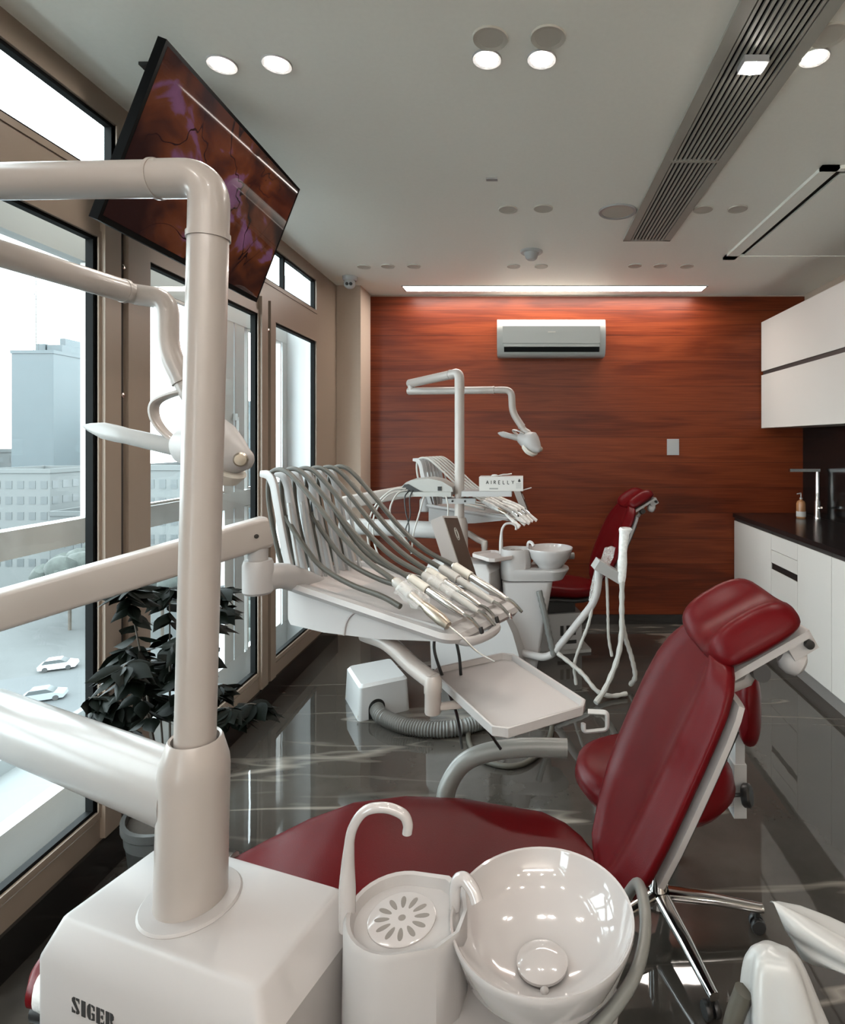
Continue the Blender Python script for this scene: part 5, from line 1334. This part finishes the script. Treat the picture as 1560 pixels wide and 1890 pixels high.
# square wire clip hooked to the tray of the first unit
bm = new()
k0 = V(0.150, 1.355, 0.858)
sweep(bm, fillet_path([k0, k0 + V(0.045, -0.005, 0.0), k0 + V(0.045, -0.005, -0.040), k0 + V(-0.012, -0.012, -0.042), k0 + V(-0.012, -0.012, -0.022)], 0.010, 5), 0.006, 0.004, seg=10, sq=0.7); obj('tray_clip', bm, M_white2, unit1)
# black cables hanging under the delivery head of the first unit
for pts in ([HP1(0.46, 0.12, 0.985), HP1(0.47, 0.10, 0.93), HP1(0.49, 0.12, 0.84), HP1(0.50, 0.16, 0.74), HP1(0.46, 0.24, 0.60)],
            [HP1(0.50, 0.14, 0.99), HP1(0.53, 0.13, 0.92), HP1(0.53, 0.15, 0.82), HP1(0.56, 0.18, 0.74), HP1(0.58, 0.26, 0.62)]):
    bm = new(); sweep(bm, smooth_path(pts, 8), 0.0042, seg=8); obj('black_cable', bm, M_cable, unit1)

# ================================================================== WRAPPED SUCTION TOOLS OF THE FIRST UNIT
def drape(bm, path, radii, folds, seed, flat=1.0, seg=40, amp=0.18):
    q = random.Random(seed); ph = [q.random() * 6 for _ in range(4)]
    P = smooth_path(path, 6); fr = frames(P, up=(0.2, 1, 0.1))
    rings = []
    for i, (p_, (n_, b_)) in enumerate(zip(P, fr)):
        t_ = i / (len(P) - 1)
        m = len(radii) - 1; j = min(int(t_ * m), m - 1); f_ = t_ * m - j
        r = radii[j] * (1 - f_) + radii[j + 1] * f_
        ring_ = []
        for k in range(seg):
            an = 2 * pi * k / seg
            w_ = 1 + amp * (0.25 + 0.75 * t_) * sin(folds * an + ph[0] + 1.5 * t_) + 0.5 * amp * t_ * sin((folds + 2) * an + ph[1])
            ring_.append(p_ + n_ * (r * w_ * cos(an)) + b_ * (r * flat * w_ * sin(an)))
        rings.append(ring_)
    loft(bm, rings); return bm
bm = drape(new(), [V(0.298, 0.695, 0.886), V(0.298, 0.694, 0.880), V(0.300, 0.690, 0.862), V(0.306, 0.682, 0.81), V(0.315, 0.675, 0.75), V(0.322, 0.67, 0.68), V(0.325, 0.67, 0.62)], [0.002, 0.022, 0.033, 0.045, 0.056, 0.062, 0.06], 5, 2, 0.8)
obj('draped_sleeve', bm, M_sleeve, unit1, sharp=70)
bm = new(); rs = []
for (cx_, cz_, mx_, mz_, yy, nn) in ((0.500, 0.835, 0.010, 0.030, 0.70, 0.026), (0.462, 0.843, 0.010, 0.030, 0.705, 0.026), (0.432, 0.850, 0.012, 0.029, 0.715, 0.028), (0.402, 0.858, 0.015, 0.032, 0.722, 0.028), (0.372, 0.864, 0.019, 0.036, 0.73, 0.024), (0.347, 0.868, 0.021, 0.038, 0.735, 0.016), (0.336, 0.870, 0.020, 0.036, 0.738, 0.010)):
    rs.append([V(cx_ + mx_ * -cos(2 * pi * k / 36) * 1.0, yy + nn * sin(2 * pi * k / 36) * (1 + 0.35 * sin(5 * 2 * pi * k / 36 + 20 * cx_)), cz_ + mz_ * cos(2 * pi * k / 36) + 0.004 * sin(4 * 2 * pi * k / 36 + 30 * cx_)) for k in range(36)])
loft(bm, rs)
obj('draped_sleeve', bm, M_sleeve, unit1, sharp=70)
bm = drape(new(), [V(0.395, 0.64, 0.830), V(0.40, 0.635, 0.81), V(0.42, 0.63, 0.76), V(0.44, 0.62, 0.68)], [0.004, 0.03, 0.05, 0.06], 4, 9, 0.8)
obj('draped_sleeve', bm, M_filmw, unit1, sharp=70)
bm = new(); sweep(bm, smooth_path([V(0.245, 0.66, 0.60), V(0.238, 0.675, 0.70), V(0.247, 0.685, 0.79), V(0.262, 0.685, 0.84)], 8), 0.011, seg=12); obj('suction_hose', bm, M_hose, unit1)
bm = new(); sweep(bm, fillet_path([V(0.02, 0.86, 0.40), V(0.20, 0.80, 0.36), V(0.32, 0.69, 0.56), V(0.32, 0.68, 0.66)], [0.07, 0.08], 8), 0.0225, seg=18); obj('suction_arm', bm, M_white, unit1)

bm = new(); sweep(bm, smooth_path([at(1140, 1690, 1.15), at(1160, 1650, 1.13), at(1178, 1632, 1.08), at(1189, 1670, 1.01), at(1190, 1730, 0.96), at(1172, 1800, 0.91), at(1130, 1865, 0.87), at(1080, 1920, 0.84)], 8), 0.0105, seg=14); obj('suction_hose', bm, M_arm, unit1)

# ================================================================== POTTED PLANT
px_, py_ = -1.205, 1.955
t = thing('potted_plant', (px_, py_, 0), 'dark-leaved potted plant on the floor by the window', 'plant')
bm = new(); lathe(bm, [(0, 0), (0.095, 0), (0.10, 0.01), (0.12, 0.10), (0.128, 0.17), (0.132, 0.175), (0.134, 0.21), (0.142, 0.22), (0.142, 0.245), (0.128, 0.245), (0.122, 0.215), (0, 0.215)], 36, c=(px_, py_, 0)); obj('plant_pot', bm, M_pot, t)
bm = new(); lathe(bm, [(0, 0.21), (0.124, 0.21), (0.124, 0.226), (0, 0.232)], 28, c=(px_, py_, 0)); obj('soil', bm, M_soil, t)
rr = random.Random(21)
tips = []
sm = new()
for k in range(13):
    a = 2 * pi * k / 13 + rr.random() * 0.4
    base = V(px_ + 0.03 * cos(a), py_ + 0.03 * sin(a), 0.22)
    rad = 0.10 + 0.17 * rr.random(); hh = 0.45 + 0.34 * rr.random()
    if k % 3 == 0: hh *= 0.55; rad = 0.24
    e = V(max(XL + 0.05, min(px_ + rad * cos(a), -0.93)), py_ + rad * sin(a) * 1.05, 0.22 + hh)
    m1 = base * 0.55 + e * 0.45 + V(0, 0, 0.10)
    pth = smooth_path([base, m1, e, e + (e - m1).normalized() * 0.08 + V(0, 0, -0.05)], 8)
    sweep(sm, pth, lambda q: 0.005 - 0.003 * q, seg=6)
    tips.append(pth)
obj('stems', sm, M_stem, t)['kind'] = 'stuff'
lf = new()
def leaf(bm, p, d, roll, ln):
    d = d.normalized(); s = d.cross(V(0, 0, 1))
    if s.length < 1e-3: s = V(1, 0, 0)
    s.normalize(); nn = s.cross(d).normalized()
    s2 = s * cos(roll) + nn * sin(roll); n2 = d.cross(s2)
    pr = [(0, 0.0), (0.12, 0.16), (0.30, 0.27), (0.48, 0.28), (0.66, 0.20), (0.83, 0.09), (1.0, 0.0)]
    mid = [bm.verts.new(p + d * (ln * x) - V(0, 0, 0.20 * ln * x * x)) for x, w in pr]
    for sg in (-1, 1):
        ed = [mid[0]] + [bm.verts.new(p + d * (ln * x) - V(0, 0, 0.20 * ln * x * x) + s2 * (sg * ln * w) + n2 * (0.35 * ln * w)) for x, w in pr[1:-1]] + [mid[-1]]
        for i in range(len(pr) - 1):
            vs = [mid[i], mid[i + 1], ed[i + 1], ed[i]]
            vs = [x for j, x in enumerate(vs) if x not in vs[:j]]
            if len(vs) >= 3: poly_face(bm, vs if sg > 0 else vs[::-1])
cnt = 0
for pth in tips:
    for i in range(9, len(pth)):
        for _ in range(2 if i < 14 else 3):
            p_ = pth[i]
            a = rr.random() * 2 * pi
            d = V(cos(a), sin(a), -0.65 + 0.7 * rr.random())
            ln = 0.066 + 0.035 * rr.random()
            q = p_ + d.normalized() * ln
            if q.x < XL + 0.03: d.x = abs(d.x)
            leaf(lf, p_, d, (rr.random() - 0.5) * 1.6, ln); cnt += 1
for v_ in lf.verts: v_.co.x = max(v_.co.x, XL + 0.024)
# remove_doubles in obj() leaves separate leaves alone
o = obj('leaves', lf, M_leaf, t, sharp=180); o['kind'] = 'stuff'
# ================================================================== THE CITY BELOW
GZ = -30.0
bm = new(); box(bm, -420, -3.2, -60, 620, GZ - 0.5, GZ); struct('ground', bm, M_ground)
def asph(): 
    return mat('street_asphalt', (0.042, 0.047, 0.049), 0.8, noise_amt=0.06, nscale=0.3)
M_street = asph()
bm = new(); prism(bm, [(-95, 44), (-20, 78), (-20, 98), (-95, 64)], lambda x, y, z: V(x, y, z), GZ + 0.02, GZ + 0.06)
struct('street', bm, M_street)
bm = new()
for k in range(9):
    x = -90 + 6 * k; y = 48 + (x + 95) * 0.42
    prism(bm, [(x, y), (x + 2.6, y + 1.1), (x + 2.5, y + 1.3), (x - 0.1, y + 0.2)], lambda a, b, z: V(a, b, z), GZ + 0.061, GZ + 0.08)
struct('street_markings', bm, M_bld)

def building(x0, x1, y0, y1, top, m, label, rows=0, cols=0, face='x', roofbits=()):
    t = thing('building', ((x0 + x1) / 2, (y0 + y1) / 2, GZ), label, 'building', 'city buildings')
    bm = new(); box(bm, x0, x1, y0, y1, GZ, top); obj('facade', bm, m, t)
    bm = new(); ring_bm2(bm, x0 - 0.2, x1 + 0.2, y0 - 0.2, y1 + 0.2, top, top + 0.9); obj('parapet', bm, m, t)
    if rows:
        bm = new()
        for i in range(rows):
            z = top - 2.4 - 3.2 * i
            if z < GZ + 1: break
            for j in range(cols):
                y = y0 + (y1 - y0) * (j + 0.5) / cols; w = (y1 - y0) / cols * 0.28
                box(bm, x1 - 0.05, x1 + 0.06, y - w, y + w, z - 0.8, z + 0.8)
                x = x0 + (x1 - x0) * (j + 0.5) / cols; w = (x1 - x0) / cols * 0.28
                box(bm, x - w, x + w, y0 - 0.06, y0 + 0.05, z - 0.8, z + 0.8)
        obj('window_rows', bm, M_bwin, t)
    for (a0, a1, c0, c1, h) in roofbits:
        bm = new(); box(bm, a0, a1, c0, c1, top, top + h); obj('roof_housing', bm, m, t)
    return t
def ring_bm2(bm, x0, x1, y0, y1, z0, z1, w=0.5):
    box(bm, x0, x1, y0, y0 + w, z0, z1); box(bm, x0, x1, y1 - w, y1, z0, z1); box(bm, x0, x0 + w, y0 + w, y1 - w, z0, z1); box(bm, x1 - w, x1, y0 + w, y1 - w, z0, z1)
building(-134, -123, 150, 176, 24.5, M_conc, 'tall blue-grey tower block outside the first window', roofbits=((-131, -128.5, 154, 160, 3.2), (-128, -124, 154, 166, 3.0), (-127, -125.5, 157, 163, 5.2)))
building(-112, -97.5, 118, 134, -5.0, M_bld, 'low pale building with upright windows in front of the tower', 6, 6)
building(-92.5, -86, 112, 128, -13.0, M_bld2, 'lower grey building beside the pale one below the tower', 4, 4)
building(-190, -168, 180, 230, -2, M_bld2, 'distant grey block to the side of the tower', 6, 8)
building(-70, -60.0, 100, 120, -3.5, M_bld, 'pale block with small windows seen through the second window', 7, 5)
building(-98, -86, 190, 230, 9.0, M_bld2, 'far grey block seen through the second window', 9, 8)
building(-57, -45, 112, 138, 8.5, M_conc, 'blue-grey block seen beyond the far window', 9, 6)
building(-128, -112, 250, 280, 12, M_bld2, 'hazy far block low on the horizon', 9, 8)
building(-30, -22, 26, 40, -17.5, M_bld, 'flat pale roof far below the first window', 3, 6)
# crane mast over the tower
cx_, cy2 = -129.5, 152.3
t = thing('antenna_mast', (cx_, cy2, 24.5), 'thin lattice mast on the roof of the tower', 'mast')
bm = new()
for a, b_ in ((-0.35, -0.35), (0.35, -0.35), (0.35, 0.35), (-0.35, 0.35)): sweep(bm, [V(cx_ + a, cy2 + b_, 24.5), V(cx_ + a * 0.6, cy2 + b_ * 0.6, 45)], 0.07, seg=6)
for k in range(20):
    z = 24.5 + k; s = (-1) ** k
    sweep(bm, [V(cx_ - 0.35 * s, cy2 - 0.3, z), V(cx_ + 0.35 * s, cy2 - 0.3, z + 1)], 0.05, seg=5)
obj('mast_lattice', bm, M_bld2, t)

def car(x, y, yaw, m, label):
    t = thing('car', (x, y, GZ + 0.06), label, 'car', 'cars in the street')
    Mc = Matrix.Translation((x, y, GZ + 0.06)) @ Matrix.Rotation(R(yaw), 4, 'Z')
    bm = new(); prism(bm, [(-2.1, 0.3), (-2.15, 0.75), (-1.9, 0.95), (1.2, 0.98), (2.05, 0.75), (2.15, 0.35), (2.0, 0.25), (-2.0, 0.25)], lambda a, z, d: Mc @ V(a, d, z), -0.86, 0.86); bevel(bm, 0.08, 2); obj('car_body', bm, m, t)
    bm = new(); prism(bm, [(-1.75, 0.95), (-1.35, 1.42), (0.35, 1.45), (1.15, 0.97)], lambda a, z, d: Mc @ V(a, d, z), -0.74, 0.74); bevel(bm, 0.06, 2); obj('car_cabin', bm, M_bwin, t)
    bm = new(); prism(bm, [(-1.3, 1.40), (-1.25, 1.47), (0.3, 1.49), (0.4, 1.42)], lambda a, z, d: Mc @ V(a, d, z), -0.70, 0.70); obj('car_roof', bm, m, t)
    for wx in (-1.3, 1.3):
        for wy in (-0.8, 0.8):
            bm = new(); lathe(bm, [(0, -0.1), (0.32, -0.1), (0.32, 0.1), (0, 0.1)], 18, M=Mc @ Matrix.Translation((wx, wy, 0.32)) @ Matrix.Rotation(R(90), 4, 'X')); obj('wheel', bm, M_tyre, t)
    return t
car(-64.5, 79.5, 24, M_carw, 'white saloon car parked alone in the street, topmost of the cars')
car(-58.5, 70.0, 24, M_card2, 'dark grey car in the street below the white saloon')
car(-62.0, 61.0, 24, M_carw, 'white car at the near kerb of the street')
def tree(x, y, h, r, seed, label):
    t = thing('street_tree', (x, y, GZ), label, 'tree', 'street trees')
    bm = new(); sweep(bm, [V(x, y, GZ), V(x, y, GZ + h * 0.55)], 0.25, seg=8); obj('tree_trunk', bm, M_stem, t)
    bm = new(); q = random.Random(seed)
    for k in range(16):
        c = V(x + (q.random() - 0.5) * r * 1.3, y + (q.random() - 0.5) * r * 1.3, GZ + h * (0.5 + 0.45 * q.random()))
        mm = Matrix.Translation(c); bmesh.ops.create_icosphere(bm, subdivisions=2, radius=r * (0.3 + 0.25 * q.random()), matrix=mm)
    for v_ in bm.verts: v_.co += noise.noise_vector(v_.co * 1.3) * 0.45
    obj('crown', bm, M_tree, t); return t
tree(-79, 113, 13, 5.5, 1, 'hazy street tree beside the lower grey building')
tree(-58, 92, 11, 4.5, 2, 'hazy street tree in front of the pale block')
tree(-47, 89, 12, 5, 3, 'hazy street tree beside the pale block')
tree(-37, 75, 12, 5, 4, 'hazy street tree seen low through the far window')
tree(-31, 62, 10, 4.5, 5, 'hazy street tree nearest the far window')
tree(-76, 96, 12, 5, 6, 'hazy street tree between the lower grey building and the street')
